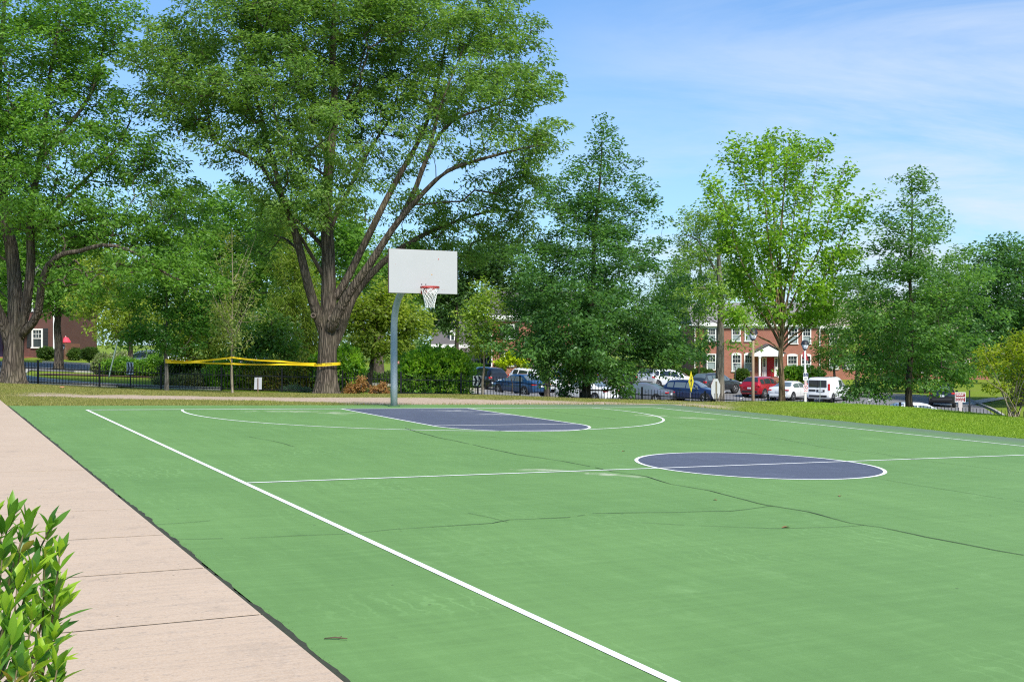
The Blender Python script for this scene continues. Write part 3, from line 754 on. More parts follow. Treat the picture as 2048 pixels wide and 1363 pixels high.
# --- two young pin oaks, one elm with flaky bark
def cone_points(x, ybot, ytop, prof, D, rng, n, depth=1.0, bendx=0.0):
    """prof: (fraction of height from the bottom, half width in survey px to the left, to the right)"""
    out = []
    fs = [p[0] for p in prof]
    while len(out) < n:
        f = rng.uniform(0, 1); wl = np.interp(f, fs, [p[1] for p in prof]); wr = np.interp(f, fs, [p[2] for p in prof])
        if rng.uniform() > (wl + wr) ** 1.6 / max((p[1] + p[2]) for p in prof) ** 1.6: continue
        a = rng.uniform(0, 2 * np.pi); r = rng.uniform(0, 1) ** .5
        cxx = math.cos(a) * r; wd = wr if cxx > 0 else wl
        wd *= 1 + .28 * math.sin(a * 3 + f * 23) + .12 * math.sin(f * 61 + a * 5)
        X = x + cxx * wd + bendx * max(0, f - .45) / .55; q = px(X, ybot + (ytop - ybot) * f, D)
        q.y += math.sin(a) * r * (wl + wr) / 2 / F0 * D * depth
        q.z -= r * .25 * (wl + wr) / 2 / F0 * D * .35 * (f < .6)
        out.append(q)
    return np.array(out)
D = 42.0
base = px(1170, 801, D); base.z = G(base.x, base.y)
rng = np.random.default_rng(23)
C = np.concatenate([cone_points(1178, 745, 238, [(0, 110, 130), (.10, 160, 215), (.28, 158, 205), (.42, 128, 172), (.58, 112, 125), (.72, 85, 100), (.84, 38, 56), (.93, 20, 34), (1, 8, 10)], D, rng, 560, 1.0, 32),
                    blob_points([(1130, 770, 26, 30, -.5, .6), (1245, 765, 28, 32, -.5, .6), (1080, 690, 50, 40, -1, 1), (1330, 690, 60, 45, 0, 1.2), (1215, 735, 60, 25, -1.5, 1)], D, rng, .5)])
plant('pin_oak', 'dense dark green pin oak between the hoop and the yellow diamond sign', 'tree', base, [(trunk_pts(1170, 801, 270, D, 9, .05, random, 1204), .185, .015)], C,
      (88, .150, .078, .44, .25, .2, .7), bark_dark, lf_pin, 3, bf=.12, tip=.006, sag=-.02, flare=.25)
D = 37.2
base = px(1820, 819, D); base.z = G(base.x, base.y)
rng = np.random.default_rng(24)
C = np.concatenate([cone_points(1822, 775, 325, [(0, 60, 60), (.08, 105, 120), (.14, 135, 155), (.3, 142, 155), (.45, 128, 150), (.58, 100, 140), (.70, 72, 102), (.82, 56, 48), (.93, 30, 34), (1, 6, 8)], D, rng, 350),
                    blob_points([(1735, 765, 45, 20, -.4, .7), (1900, 745, 45, 18, -.6, .7), (1775, 785, 30, 14, -.8, .5), (1705, 790, 22, 14, -.5, .4)], D, rng, .42)])
plant('pin_oak', 'airy cone shaped pin oak in front of the black car at the right', 'tree', base, [(trunk_pts(1820, 819, 350, D, 9, .05, random, 1822), .12, .012)], C,
      (72, .132, .070, .40, .22, .2, .7), bark_dark, lf_pin2, 4, bf=.12, tip=.006, sag=-.02, flare=.25)
D = 39.6
base = px(1563, 807, D); base.z = G(base.x, base.y)
TR = [base - Vector((0, 0, .1))] + [px(x, y, D) for x, y in [(1564, 790), (1563, 750), (1561, 715), (1563, 690), (1566, 640), (1562, 580), (1560, 500), (1565, 420), (1572, 340), (1580, 272)]]
limbs = [(TR, .125, .012)]
rr = random.Random(5)
for (xs, ys), (xe, ye), dd in [((1561, 700), (1470, 625), -1.2), ((1562, 690), (1445, 470), .6), ((1562, 680), (1432, 360), -.8), ((1563, 670), (1475, 290), .9), ((1564, 660), (1520, 300), -1.3), ((1566, 690), (1660, 600), -1.0), ((1567, 680), (1700, 500), .8),
    ((1566, 670), (1712, 410), -.7), ((1566, 650), (1690, 330), 1.0), ((1566, 640), (1640, 290), -1.2), ((1563, 640), (1600, 285), 1.4), ((1562, 620), (1540, 285), .5), ((1566, 700), (1620, 640), 1.3), ((1561, 695), (1500, 560), 1.8)]:
    mid = ((xs + xe) / 2 + (xe - xs) * .10, (ys + ye) / 2 + abs(xe - xs) * .05)
    limbs.append((pl_([(xs, ys), (xs + (xe - xs) * .25, ys + (ye - ys) * .24), mid, (xs + (xe - xs) * .82, ys + (ye - ys) * .78), (xe, ye)], D, 0, dd), .045, .008))
rng = np.random.default_rng(25)
C = cone_points(1568, 690, 268, [(0, 60, 60), (.12, 120, 95), (.25, 135, 125), (.4, 120, 140), (.55, 125, 150), (.7, 135, 155), (.82, 125, 135), (.90, 100, 95), (.96, 60, 70), (1, 30, 40)], D, rng, 150)
ex = []
for pts, _a, _b in limbs:
    for k in range(32):
        f = 1 - .72 * rng.uniform(0, 1) ** 1.25; z = f * (len(pts) - 1); i = min(int(z), len(pts) - 2); ex.append(np.array(pts[i].lerp(pts[i + 1], z - i)) + rng.normal(0, .30, 3) * (1.15 - .5 * f))
C = C[(C[:, 2] > px(0, 628, D).z) | (np.abs(C[:, 0] - px(1472, 0, D).x) < .5) & (C[:, 2] > px(0, 680, D).z)]
C = np.concatenate([C[C[:, 2] < px(0, 430, D).z], C[C[:, 2] >= px(0, 430, D).z][::2], np.array(ex)])
C = C[(C[:, 2] > px(0, 640, D).z) | (np.abs(C[:, 0] - px(1462, 0, D).x) < .35) & (C[:, 2] > px(0, 690, D).z)]
C = C[np.hypot(C[:, 0] - px(1507, 0, D).x, C[:, 2] - px(0, 672, D).z) > .95]
plant('elm_tree', 'bright green vase shaped elm with a flaky tan trunk in front of the red car', 'tree', base, limbs, C, (38, .160, .092, .34, .30, .1, .8), bark_flaky, lf_elm, 5, bf=.2, tip=.006, sag=-.02, flare=.25)

# --- old grey trunk behind the fence
D = 52.0
base = px(1440, 812, D); base.z = G(base.x, base.y)
TR = [base - Vector((0, 0, .2))] + [px(x, y, D) for x, y in [(1440, 790), (1440, 740), (1441, 690), (1441, 650), (1443, 610), (1440, 560), (1437, 500), (1440, 440)]]
limbs = [(TR, .27, .06), (pl_([(1441, 650), (1452, 630), (1475, 622), (1500, 626)], D, 0, -.5), .10, .04), (pl_([(1440, 600), (1420, 580), (1395, 576), (1372, 585)], D, 0, -.4), .08, .03), (pl_([(1440, 560), (1420, 520), (1395, 480), (1370, 470)], D, 0, .5), .08, .02),
         (pl_([(1438, 480), (1455, 450), (1480, 430)], D, 0, 0), .05, .02)]
rng = np.random.default_rng(26)
C = blob_points([(1440, 430, 50, 35, 0, 1.4), (1390, 440, 45, 25, 0, 1.2), (1410, 510, 55, 35, .5, 1.4), (1475, 500, 45, 40, .5, 1.3), (1420, 590, 50, 45, -1, 1.2), (1480, 640, 40, 35, -1, 1), (1380, 610, 40, 40, 0, 1.2), (1455, 570, 40, 35, 1, 1.2), (1405, 690, 14, 40, -1, .4), (1480, 690, 26, 18, -1, .5)], D, rng, .62)
plant('old_tree', 'thick grey trunk with a thin pale crown behind the fence by the octagonal sign', 'tree', base, limbs, C, (42, .18, .09, .42, .3, .2, .75), bark_grey, lf_old, 6, bf=.25, tip=.007, flare=.15)

# --- small trees along the fence
D = 42.6
base = px(333, 778, D); base.z = G(base.x, base.y)
rng = np.random.default_rng(27)
C = blob_points([(330, 560, 60, 40, 0, 1.2), (290, 600, 55, 35, -.4, 1), (370, 610, 60, 40, .3, 1.1), (280, 655, 50, 28, -.4, .8), (345, 670, 70, 30, 0, 1), (330, 510, 45, 35, .2, .9), (265, 680, 30, 14, -.3, .5), (400, 650, 40, 30, .4, .8)], D, rng, .5)
plant('small_oak', 'small leafy oak left of the sapling where the yellow tape starts', 'tree', base, [(trunk_pts(333, 778, 540, D, 7, .04), .095, .015)], C, (60, .155, .075, .38, .24, .25, .7), bark_grey, lf_small, 7, bf=.2, tip=.006)
D = 41.6
base = px(465, 787, D); base.z = G(base.x, base.y)
rng = np.random.default_rng(28)
lim = [(trunk_pts(465, 787, 455, D, 7, .03), .05, .008)]
for k in range(11):
    y0 = rng.uniform(560, 690); sx = rng.choice([-1, 1]); xe = 465 + sx * rng.uniform(22, 52); ye = y0 - rng.uniform(70, 140)
    lim.append((pl_([(465, y0), (465 + sx * 12, y0 - 28), (xe, ye)], D, 0, rng.uniform(-.7, .7)), .017, .004))
C = cone_points(465, 700, 450, [(0, 30, 30), (.3, 48, 55), (.6, 36, 45), (1, 8, 8)], D, rng, 120)
plant('sapling', 'thin half bare sapling holding the raised point of the yellow tape', 'tree', base, lim, C, (15, .13, .06, .30, .28, .35, .8), bark_pale, lf_sap, 8, bf=.2, tip=.005)
D = 42.4
base = px(965, 791, D); base.z = G(base.x, base.y)
rng = np.random.default_rng(29)
C = cone_points(970, 708, 540, [(0, 35, 35), (.25, 52, 48), (.55, 40, 44), (.8, 20, 24), (1, 5, 6)], D, rng, 150)
plant('young_elm', 'young yellow green tree with a slim pale trunk beside the right chevron sign', 'tree', base, [(trunk_pts(965, 791, 575, D, 8, .03, random, 972), .055, .008)], C, (30, .14, .07, .29, .27, .1, .8), bark_pale, lf_yng, 9, bf=.15, tip=.005)

# --- trees further back
def back_tree(name, label, x, ybase, D, blobs, tr, leafm, barkm, seed, lsp, sp=1.0, ytop=None, xt=None, group='trees in the background', cat='tree', bf=.25):
    rng = np.random.default_rng(seed)
    base = px(x, ybase, D); base.z = G(base.x, base.y)
    C = blob_points(blobs, D, rng, sp)
    yt = ytop if ytop is not None else min(b_[1] for b_ in blobs)
    tp = trunk_pts(x, ybase, yt, D, 6, .08, random.Random(seed), xt)
    return plant(name, label, cat, base, [(tp, tr, tr * .15)], C, lsp, barkm, leafm, seed, group, flare=.2, bf=bf, tip=.012)
LB = (52, .30, .16, .75, .5, .25, .75)
LB2 = (46, .22, .12, .55, .40, .25, .75)
back_tree('shade_tree', 'brown trunked street tree beside the red umbrella', 117, 735, 73, [(110, 560, 80, 60, 0, 3), (60, 470, 90, 80, 0, 3), (150, 600, 60, 40, -1, 2), (180, 500, 60, 60, 0, 2.5)], .33, lf_left, bark_oak, 40, LB, 1.0)
back_tree('shade_tree', 'leafy tree filling the left edge behind the forked oak trunk', -45, 735, 70, [(-20, 590, 60, 50, 0, 3), (10, 520, 60, 50, 0, 3), (-60, 520, 70, 70, 0, 3), (40, 600, 40, 30, 0, 2)], .28, lf_left, bark_oak, 39, LB, 1.0)
back_tree('shade_tree', 'thin yellow green tree standing over the flower bed by the leaning pole', 262, 730, 68, [(225, 660, 42, 30, 0, 2), (255, 620, 60, 45, 0, 2), (190, 600, 50, 45, 1, 2), (300, 640, 50, 40, 1, 2), (235, 540, 70, 50, 2, 2.4)], .2, lf_yel, bark_dark, 41, LB2, .75)
back_tree('tall_tree', 'pale green rounded tree top far off in the gap between the two big oaks', 370, 720, 104, [(360, 400, 62, 45, 0, 4), (330, 450, 50, 60, 0, 3), (400, 450, 50, 60, 0, 3), (365, 520, 90, 70, 0, 4), (420, 410, 30, 35, 0, 2)], .4, lf_far, bark_dark, 42, LB, 1.25)
back_tree('tall_tree', 'dark green tree behind the half bare sapling', 480, 735, 76, [(470, 430, 70, 60, 0, 3), (430, 500, 60, 60, 0, 3), (530, 470, 60, 70, 0, 3), (480, 560, 90, 60, 1, 3), (440, 620, 70, 50, 1, 2.5)], .3, lf_left, bark_dark, 43, LB, 1.0)
back_tree('crape_myrtle', 'broad yellow green flowering tree low behind the tape left of the sapling', 420, 752, 58, [(400, 660, 60, 40, 0, 1.6), (360, 690, 45, 35, 0, 1.3), (440, 700, 50, 35, -.5, 1.3), (430, 640, 45, 30, 0, 1.3), (380, 620, 45, 30, 1, 1.3)], .12, lf_yel, bark_dark, 44, LB2, .6)
back_tree('crape_myrtle', 'low spreading green tree behind the tape right of the sapling', 545, 750, 57, [(520, 670, 50, 35, 0, 1.4), (560, 690, 45, 35, -.3, 1.3), (500, 700, 45, 25, -.5, 1.2), (550, 640, 40, 25, .3, 1.2)], .12, lf_mid, bark_dark, 45, LB2, .6)
back_tree('evergreen_tree', 'feathery yellow green evergreen column left of the big oak trunk', 590, 750, 60, [(590, 700, 50, 45, 0, 1.6), (570, 620, 50, 60, 0, 1.6), (610, 610, 40, 70, 0, 1.5), (585, 520, 48, 60, 0, 1.5), (560, 450, 30, 50, 0, 1.2), (625, 680, 30, 50, 0, 1.2)], .15, lf_conif, bark_dark, 46, (70, .22, .05, .40, .55, .9, .9), .62)
back_tree('dogwood', 'yellow green spreading tree with a leaning dark trunk seen left of the hoop pole', 737, 765, 58, [(720, 640, 55, 38, 0, 1.5), (770, 620, 50, 38, 0, 1.5), (820, 650, 45, 38, 0, 1.3), (740, 690, 55, 26, -.4, 1.2), (700, 600, 40, 32, .4, 1.2), (810, 690, 40, 20, 0, 1), (780, 580, 38, 26, .4, 1.1)], .17, lf_yel, bark_dark, 47, LB2, .55, None, 765)
back_tree('shade_tree', 'large far tree whose trunk stands on the lawn left of the hoop pole', 757, 750, 92, [(740, 560, 80, 60, 0, 4), (690, 500, 70, 60, 0, 3), (800, 520, 80, 60, 0, 4), (860, 580, 70, 50, 0, 3)], .5, lf_mid, bark_oak, 48, LB, 1.2)
back_tree('shade_tree', 'dark leaved tree whose black trunk stands before the bay windows', 915, 758, 80, [(900, 600, 60, 50, 0, 2.6), (870, 560, 60, 45, 0, 2.6), (950, 530, 70, 55, 0, 3), (1000, 520, 60, 50, 1, 2.8), (900, 650, 45, 25, -.5, 1.6), (1030, 590, 35, 50, 1, 2)], .24, lf_dark, bark_dark, 49, LB, .95)
back_tree('ivy_trunk', 'ivy covered trunk left of the dark pin oak', 1094, 775, 70, [(1094, 735, 20, 40, 0, .7), (1094, 680, 24, 50, 0, .8), (1088, 620, 38, 40, 0, 1.1)], .2, lf_mid, bark_oak, 50, LB2, .5)
back_tree('shade_tree', 'far tree between the big oak and the dark pin oak', 1110, 755, 108, [(1090, 590, 60, 50, 0, 4), (1130, 640, 55, 50, 0, 3), (1060, 560, 35, 40, 0, 3), (1200, 600, 70, 60, 0, 4)], .3, lf_mid, bark_dark, 51, LB, 1.3)
back_tree('evergreen_tree', 'dark narrow evergreen at the left corner of the red door house', 1396, 755, 104, [(1396, 700, 22, 50, 0, 1.4), (1394, 630, 20, 50, 0, 1.2), (1392, 580, 12, 30, 0, .8)], .15, lf_dark, bark_dark, 52, (60, .24, .08, .5, .6, .6, .8), .8)
back_tree('shade_tree', 'tall pale tree behind the roof of the red door house', 1400, 745, 140, [(1400, 470, 50, 50, 0, 4), (1370, 540, 50, 60, 0, 4), (1330, 600, 50, 60, 0, 4), (1440, 560, 50, 60, 0, 4)], .4, lf_far, bark_dark, 53, LB, 1.5)
back_tree('crape_myrtle', 'reddish tinged green tree in front of the right part of the red door house', 1668, 765, 98, [(1660, 720, 32, 26, 0, 1.5), (1690, 690, 34, 34, 0, 1.6), (1640, 700, 22, 22, 0, 1.1), (1670, 650, 40, 32, 0, 1.8)], .15, lf_mid, bark_dark, 54, LB2, .75)
back_tree('shade_tree', 'light green tree between the white van and the airy pin oak', 1716, 770, 92, [(1715, 690, 40, 50, 0, 2.2), (1700, 620, 36, 32, 0, 1.8), (1740, 640, 40, 45, 0, 2), (1725, 745, 36, 22, -.5, 1.6)], .2, lf_old, bark_dark, 55, LB2, .85)
back_tree('shade_tree', 'big rounded tree filling the right edge above the yellow shrub', 2040, 775, 84, [(2030, 560, 95, 80, 0, 5), (1985, 640, 70, 80, 0, 4), (2080, 660, 90, 90, 0, 5), (1995, 510, 42, 45, 0, 3), (2030, 730, 80, 32, -1, 3)], .4, lf_pin, bark_dark, 56, LB, 1.1)
back_tree('shade_tree', 'distant tree showing its top right of the airy pin oak', 1925, 775, 118, [(1920, 560, 50, 60, 0, 4), (1900, 640, 60, 60, 0, 4), (1950, 690, 60, 60, 0, 4), (1870, 600, 45, 60, 0, 4), (1880, 710, 50, 40, 0, 3)], .4, lf_mid, bark_dark, 57, LB, 1.35)
back_tree('shade_tree', 'mid green tree rising behind the elm and in front of the shingle roof', 1745, 770, 104, [(1740, 590, 40, 50, 0, 3), (1770, 660, 45, 60, 0, 3), (1700, 560, 26, 40, 0, 2), (1790, 720, 50, 30, 0, 2)], .25, lf_mid, bark_dark, 61, LB, 1.15)
back_tree('shade_tree', 'dark tree standing close behind the airy pin oak', 1850, 775, 100, [(1850, 640, 60, 70, 0, 4), (1880, 720, 60, 36, 0, 3), (1810, 710, 45, 40, 0, 3)], .25, lf_dark, bark_dark, 62, LB, 1.15)
back_tree('shade_tree', 'green tree closing the gap between the dark pin oak and the grey trunk', 1345, 760, 101, [(1340, 620, 40, 60, 0, 3), (1320, 700, 50, 40, 0, 2.5), (1365, 560, 30, 45, 0, 2)], .22, lf_mid, bark_dark, 63, LB, 1.1)
back_tree('shade_tree', 'deep green tree filling the space behind the forked limbs of the big oak', 610, 745, 72, [(560, 470, 55, 65, 0, 3), (620, 430, 50, 55, 0, 2.5), (690, 480, 55, 60, 0, 3), (720, 550, 55, 50, 0, 2.5), (520, 540, 50, 50, 0, 2.5), (610, 540, 60, 60, 0, 3)], .28, lf_left, bark_dark, 64, LB, .95)
back_tree('maple_tree', 'tiny lime yellow maple with a flat crown before the brick wall', 1024, 772, 66, [(1010, 722, 17, 8, 0, .5), (1030, 715, 18, 9, 0, .5), (1045, 727, 13, 8, 0, .4), (1022, 709, 12, 6, 0, .4)], .035, lf_lime, bark_dark, 58, (40, .17, .09, .2, .12, .2, .6), .22, 716)
# far belt of woodland closing the view
rng = np.random.default_rng(70)
n = 900
ang = rng.uniform(-1.02, 1.0, n); rr_ = rng.uniform(150, 205, n)
Cx = np.sin(ang) * rr_; Cy = np.cos(ang) * rr_; hh = (8.5 + 4.5 * fbm(ang * 60, ang * 0, 4.0)) * (1 - .35 * (np.abs(ang - .28) < .22))
C = np.stack([Cx, Cy, GA(Cx, Cy) + rng.uniform(.05, 1, n) ** .7 * hh], 1)
V, fq = leaf_quads(C, np.full((n, 3), 2.4), 60, 1.0, .6, rng, .2)
new_obj('distant_woods', np_mesh('distant_woods', V, fq), None, lf_far, 'stuff')

# ------------------------------------------------------------------ shrubs
def shrub(name, label, x, ybase, D, blobs, leafm, seed, n=900, L=.13, W=.07, tilt=.7, group='shrubs along the fence', cat='shrub', stem=bark_dark, inner=.25, droop=-.25, fresh=0):
    """leafy shell of overlapping lobes over woody stems"""
    rng = np.random.default_rng(seed)
    base = px(x, ybase, D); base.z = G(base.x, base.y)
    t = empty(name, base, 0, label, cat, group)
    ctr = []; 
    allV = []; allF = []; nv = 0
    tot = sum(b_[2] * b_[3] for b_ in blobs)
    for b_ in blobs:
        bx, by, rx, ry, dd = b_[:5]
        c = np.array(px(bx, by, D + dd)); s = np.array([rx / F0 * D, (rx + ry) / 2 / F0 * D, ry / F0 * D])
        k = int(n * b_[2] * b_[3] / tot)
        g = rng.normal(0, 1, (k, 3)); g /= np.linalg.norm(g, axis=1, keepdims=True)
        bumpy = 1 + .20 * np.sin(g[:, 0] * 7 + g[:, 2] * 5 + seed) * np.cos(g[:, 1] * 6) + .13 * rng.normal(0, 1, k)
        r = np.where(rng.uniform(0, 1, k) < inner, rng.uniform(.4, .95, k), 1.0) * bumpy
        P = c + g * s * r[:, None]
        P[:, 2] = np.maximum(P[:, 2], GA(P[:, 0], P[:, 1]) + .05)
        ctr.append(c)
        m = 11
        kk = np.repeat(np.arange(k), m); N = len(kk)
        gg = g[kk]
        d = gg * .55 + rng.normal(0, .55, (N, 3)); d[:, 2] += -droop; d /= np.linalg.norm(d, axis=1, keepdims=True)
        nn = gg * .6 + rng.normal(0, tilt, (N, 3)); nn[:, 2] += .5
        sd = np.cross(d, nn); sd /= np.linalg.norm(sd, axis=1, keepdims=True) + 1e-6
        p = P[kk] + rng.normal(0, .05, (N, 3))
        l = (L * rng.uniform(.7, 1.25, N))[:, None]; w = (W * rng.uniform(.75, 1.2, N))[:, None]; nr = np.cross(sd, d)
        Vv = np.stack([p, p + d * l * .45 + sd * w * .5 + nr * w * .15, p + d * l, p + d * l * .45 - sd * w * .5 + nr * w * .15], 1).reshape(-1, 3)
        allV.append(Vv); allF.append(np.arange(N * 4).reshape(N, 4) + nv); nv += N * 4
    new_obj('foliage', local(np_mesh('foliage', np.concatenate(allV), np.concatenate(allF)), base), t, leafm)
    if fresh:   # pale young shoots standing out of the top
        FV = []
        for b_ in blobs:
            bx, by, rx, ry, dd = b_[:5]; c = np.array(px(bx, by, D + dd)); s = np.array([rx / F0 * D, (rx + ry) / 2 / F0 * D, ry / F0 * D])
            k = int(fresh * rx * ry / tot); g = rng.normal(0, 1, (k, 3)); g[:, 2] = np.abs(g[:, 2]) + .25; g /= np.linalg.norm(g, axis=1, keepdims=True)
            P = c + g * s * rng.uniform(1.0, 1.14, k)[:, None]; kk = np.repeat(np.arange(k), 8); N = len(kk)
            d = g[kk] * .4 + rng.normal(0, .4, (N, 3)); d[:, 2] += .7; d /= np.linalg.norm(d, axis=1, keepdims=True); nn = rng.normal(0, 1, (N, 3)); nn[:, 1] -= .8
            sd = np.cross(d, nn); sd /= np.linalg.norm(sd, axis=1, keepdims=True) + 1e-6; p = P[kk] + rng.normal(0, .03, (N, 3)); l = (.12 * rng.uniform(.7, 1.25, N))[:, None]; w = (.06 * rng.uniform(.75, 1.2, N))[:, None]
            FV.append(np.stack([p, p + d * l * .45 + sd * w * .5, p + d * l, p + d * l * .45 - sd * w * .5], 1).reshape(-1, 3))
        FV = np.concatenate(FV); new_obj('new_shoots', local(np_mesh('new_shoots', FV, np.arange(len(FV)).reshape(-1, 4)), base), t, lf_fresh)
    mb = MB()
    for c in ctr:
        for q in range(3):
            e = Vector(c) + Vector(rng.normal(0, .18, 3)); s0 = base + Vector((rng.normal(0, .025), rng.normal(0, .025), -.05))
            mid = s0.lerp(e, .5) + Vector(rng.normal(0, .06, 3))
            mb.tube([s0 - base, mid - base, e - base], [.03, .022, .010], 5)
    mb.build('stem', stem, t)
    return t
lf_rnd = leaf_mat('leaf_round_bush', [(.05, .15, .018), (.13, .29, .03), (.30, .48, .05)], .4, .35, 1.6)
lf_fresh = leaf_mat('leaf_fresh_shoots', [(.20, .38, .025), (.31, .52, .035), (.42, .62, .05)], .45, .35, 1.6)
lf_hdg = leaf_mat('leaf_nandina', [(0.099, 0.165, 0.026), (0.198, 0.264, 0.033), (0.429, 0.281, 0.049)], .35, .5, 1.1)
lf_brn = leaf_mat('leaf_dead_brown', [(.26, .13, .05), (.38, .20, .08), (.44, .29, .11)], .4, .7)
lf_var = leaf_mat('leaf_variegated', [(0.092, 0.127, 0.052), (0.230, 0.253, 0.115), (0.414, 0.402, 0.207)], .5)
lf_pal = leaf_mat('leaf_pale_blue', [(0.138, 0.218, 0.138), (0.207, 0.299, 0.196), (0.310, 0.391, 0.276)], .5)
lf_box = leaf_mat('leaf_boxwood', [(0.049, 0.099, 0.023), (0.083, 0.148, 0.030), (0.132, 0.214, 0.041)], .5)
lf_mar = leaf_mat('leaf_maroon', [(.05, .025, .02), (.09, .035, .03), (.12, .06, .03)], .25)
lf_flw = leaf_mat('leaf_flower_bed', [(0.116, 0.181, 0.049), (0.231, 0.281, 0.099), (0.550, 0.550, 0.429)], .5)
shrub('round_shrub', 'large round glossy green shrub right of the hoop pole', 873, 788, 48.3, [(873, 754, 68, 46, 0), (852, 736, 44, 34, -.1), (896, 736, 42, 34, -.1)], lf_rnd, 80, 1500, .15, .08, fresh=800)
shrub('round_shrub', 'half hidden bright green shrub just right of the big oak trunk', 690, 786, 46.6, [(692, 738, 30, 38, 0), (700, 750, 24, 34, -.1), (645, 735, 22, 26, .4)], lf_rnd, 81, 750, .15, .08, fresh=380)
shrub('nandina_shrub', 'orange tinted hedge shrub behind the white box on a stake', 530, 786, 47.3, [(515, 748, 34, 24, 0), (545, 745, 34, 25, 0), (530, 765, 40, 20, 0)], lf_hdg, 82, 1000, .12, .05)
shrub('nandina_shrub', 'yellow green hedge shrub left of the big oak trunk', 600, 787, 47.3, [(590, 748, 36, 22, 0), (618, 746, 26, 24, 0), (595, 765, 30, 20, 0)], lf_hdg, 83, 900, .12, .05)
shrub('nandina_shrub', 'green hedge shrub directly behind the sapling trunk', 455, 783, 47.3, [(440, 748, 28, 22, 0), (470, 744, 30, 22, 0), (450, 766, 34, 17, 0)], lf_rnd, 84, 900, .12, .05)
shrub('dead_shrub', 'brown withered shrub by the fence right of the big oak trunk', 713, 789, 44.9, [(706, 778, 13, 9, 0), (722, 768, 10, 14, 0), (700, 784, 10, 5, 0)], lf_brn, 85, 170, .10, .045, inner=.7, droop=.2)
shrub('dead_shrub', 'smaller brown withered shrub by the fence just left of the hoop pole', 760, 789, 44.9, [(748, 782, 8, 8, 0), (765, 773, 9, 8, 0), (770, 783, 5, 7, 0)], lf_brn, 86, 90, .10, .045, inner=.7, droop=.2)
shrub('variegated_shrub', 'low cream speckled shrub behind the fence left of the sapling', 385, 778, 47.6, [(365, 765, 28, 14, 0), (400, 764, 28, 15, 0), (425, 768, 18, 12, 0), (325, 765, 18, 10, 0)], lf_var, 87, 800, .09, .045)
shrub('groundcover_plant', 'pale blue green low plant at the fence foot left of the big oak', 590, 789, 45.9, [(585, 783, 18, 9, 0), (605, 784, 12, 7, 0)], lf_pal, 88, 300, .10, .03)
shrub('flower_bed', 'pinkish flowering bush round the foot of the leaning green pole', 215, 742, 62.5, [(208, 728, 16, 17, 0), (235, 722, 22, 14, .5), (195, 735, 10, 9, 0)], lf_flw, 89, 700, .13, .06, group='bushes across the drive')
shrub('round_shrub', 'green bush behind the left chevron sign', 245, 746, 61.8, [(240, 733, 34, 14, 0), (262, 735, 22, 14, 0)], lf_rnd, 90, 900, .12, .06, group='bushes across the drive')
shrub('round_shrub', 'green bush right of the left chevron sign', 295, 748, 61.8, [(292, 736, 30, 13, 0), (312, 728, 16, 18, 0)], lf_rnd, 91, 900, .12, .06, group='bushes across the drive')
for i, (x, yb, Dd, w, h, lab) in enumerate([(1600, 759, 110, 42, 12, 'clipped green hedge under the arched windows right of the red door'), (1350, 757, 112, 26, 9, 'low dark hedge at the left corner of the red door house'),
        (1403, 756, 112, 22, 8, 'dark hedge beneath the left window of the red door house'), (1484, 760, 111, 11, 9, 'small dark bush beside the yard lamp'), (950, 747, 103.5, 24, 8, 'hedge under the bay windows'), (1000, 742, 102, 8, 8, 'small bush at the corner between bay windows and brick wall')]):
    shrub('house_shrub', lab, x, yb, Dd, [(x - w * .45, yb - h, w * .6, h, 0), (x + w * .45, yb - h, w * .6, h, 0), (x, yb - h * 1.05, w * .5, h, 0)], lf_box if i != 0 and i != 4 else lf_rnd, 95 + i, 700, .22, .11, group='shrubs in front of the houses')
for i, (x, yb, Dd, w, h, lab) in enumerate([(93, 713, 84, 14, 8, 'dark bush below the window with black shutters'), (150, 716, 86, 10, 8, 'dark bush at the wooden fence'), (180, 716, 82, 14, 9, 'dark bush right of the wooden fence')]):
    shrub('house_shrub', lab, x, yb, Dd, [(x, yb - h * .9, w, h, 0)], lf_box if i < 3 else lf_mar, 105 + i, 350, .18, .09, group='shrubs in front of the houses')
shrub('round_shrub', 'dark low hedge behind the fence left of the hoop pole', 765, 774, 66, [(742, 758, 20, 12, 0), (775, 760, 20, 12, 0), (790, 758, 18, 14, 0)], lf_box, 110, 900, .12, .06, group='bushes across the drive')
shrub('round_shrub', 'dark bush mass under the yellow green tree behind the tape', 360, 752, 59, [(345, 738, 22, 14, 0), (395, 738, 30, 14, 0)], lf_box, 111, 900, .12, .06, group='bushes across the drive')
shrub('round_shrub', 'dark bush mass under the low green tree right of the sapling', 560, 752, 59, [(540, 738, 40, 14, 0), (590, 738, 34, 16, 0)], lf_box, 112, 900, .12, .06, group='bushes across the drive')

# --- yellow shrub at the right edge: many thin stems
D = 31.0
base = px(2030, 834, D); base.z = G(base.x, base.y)
rng = np.random.default_rng(120)
lim = [([base, base + Vector((.02, 0, .4)), base + Vector((.05, 0, 1.0))], .03, .015)]
for k in range(13):
    x1 = rng.uniform(1945, 2110); y1 = rng.uniform(670, 760); o = rng.uniform(-.25, .25)
    p0 = base + Vector((o, rng.uniform(-.15, .15), -.03)); e = px(x1, y1, D + rng.uniform(-.9, .9))
    lim.append(([p0, p0.lerp(e, .35) + Vector((o * .3, 0, .25)), p0.lerp(e, .7) + Vector((0, 0, .12)), e], .02, .005))
C = blob_points([(1985, 720, 40, 32, 0, .6), (2030, 700, 45, 38, 0, .7), (2060, 740, 50, 40, 0, .7), (1965, 705, 22, 12, -.3, .3), (2000, 775, 32, 18, 0, .5), (2035, 800, 22, 25, 0, .4), (2060, 690, 40, 30, 0, .6), (2095, 760, 40, 50, 0, .6)], D, rng, .27)
lf_yshr = leaf_mat('leaf_yellow_shrub', [(0.161, 0.218, 0.017), (0.265, 0.333, 0.023), (0.414, 0.437, 0.046)], .5)
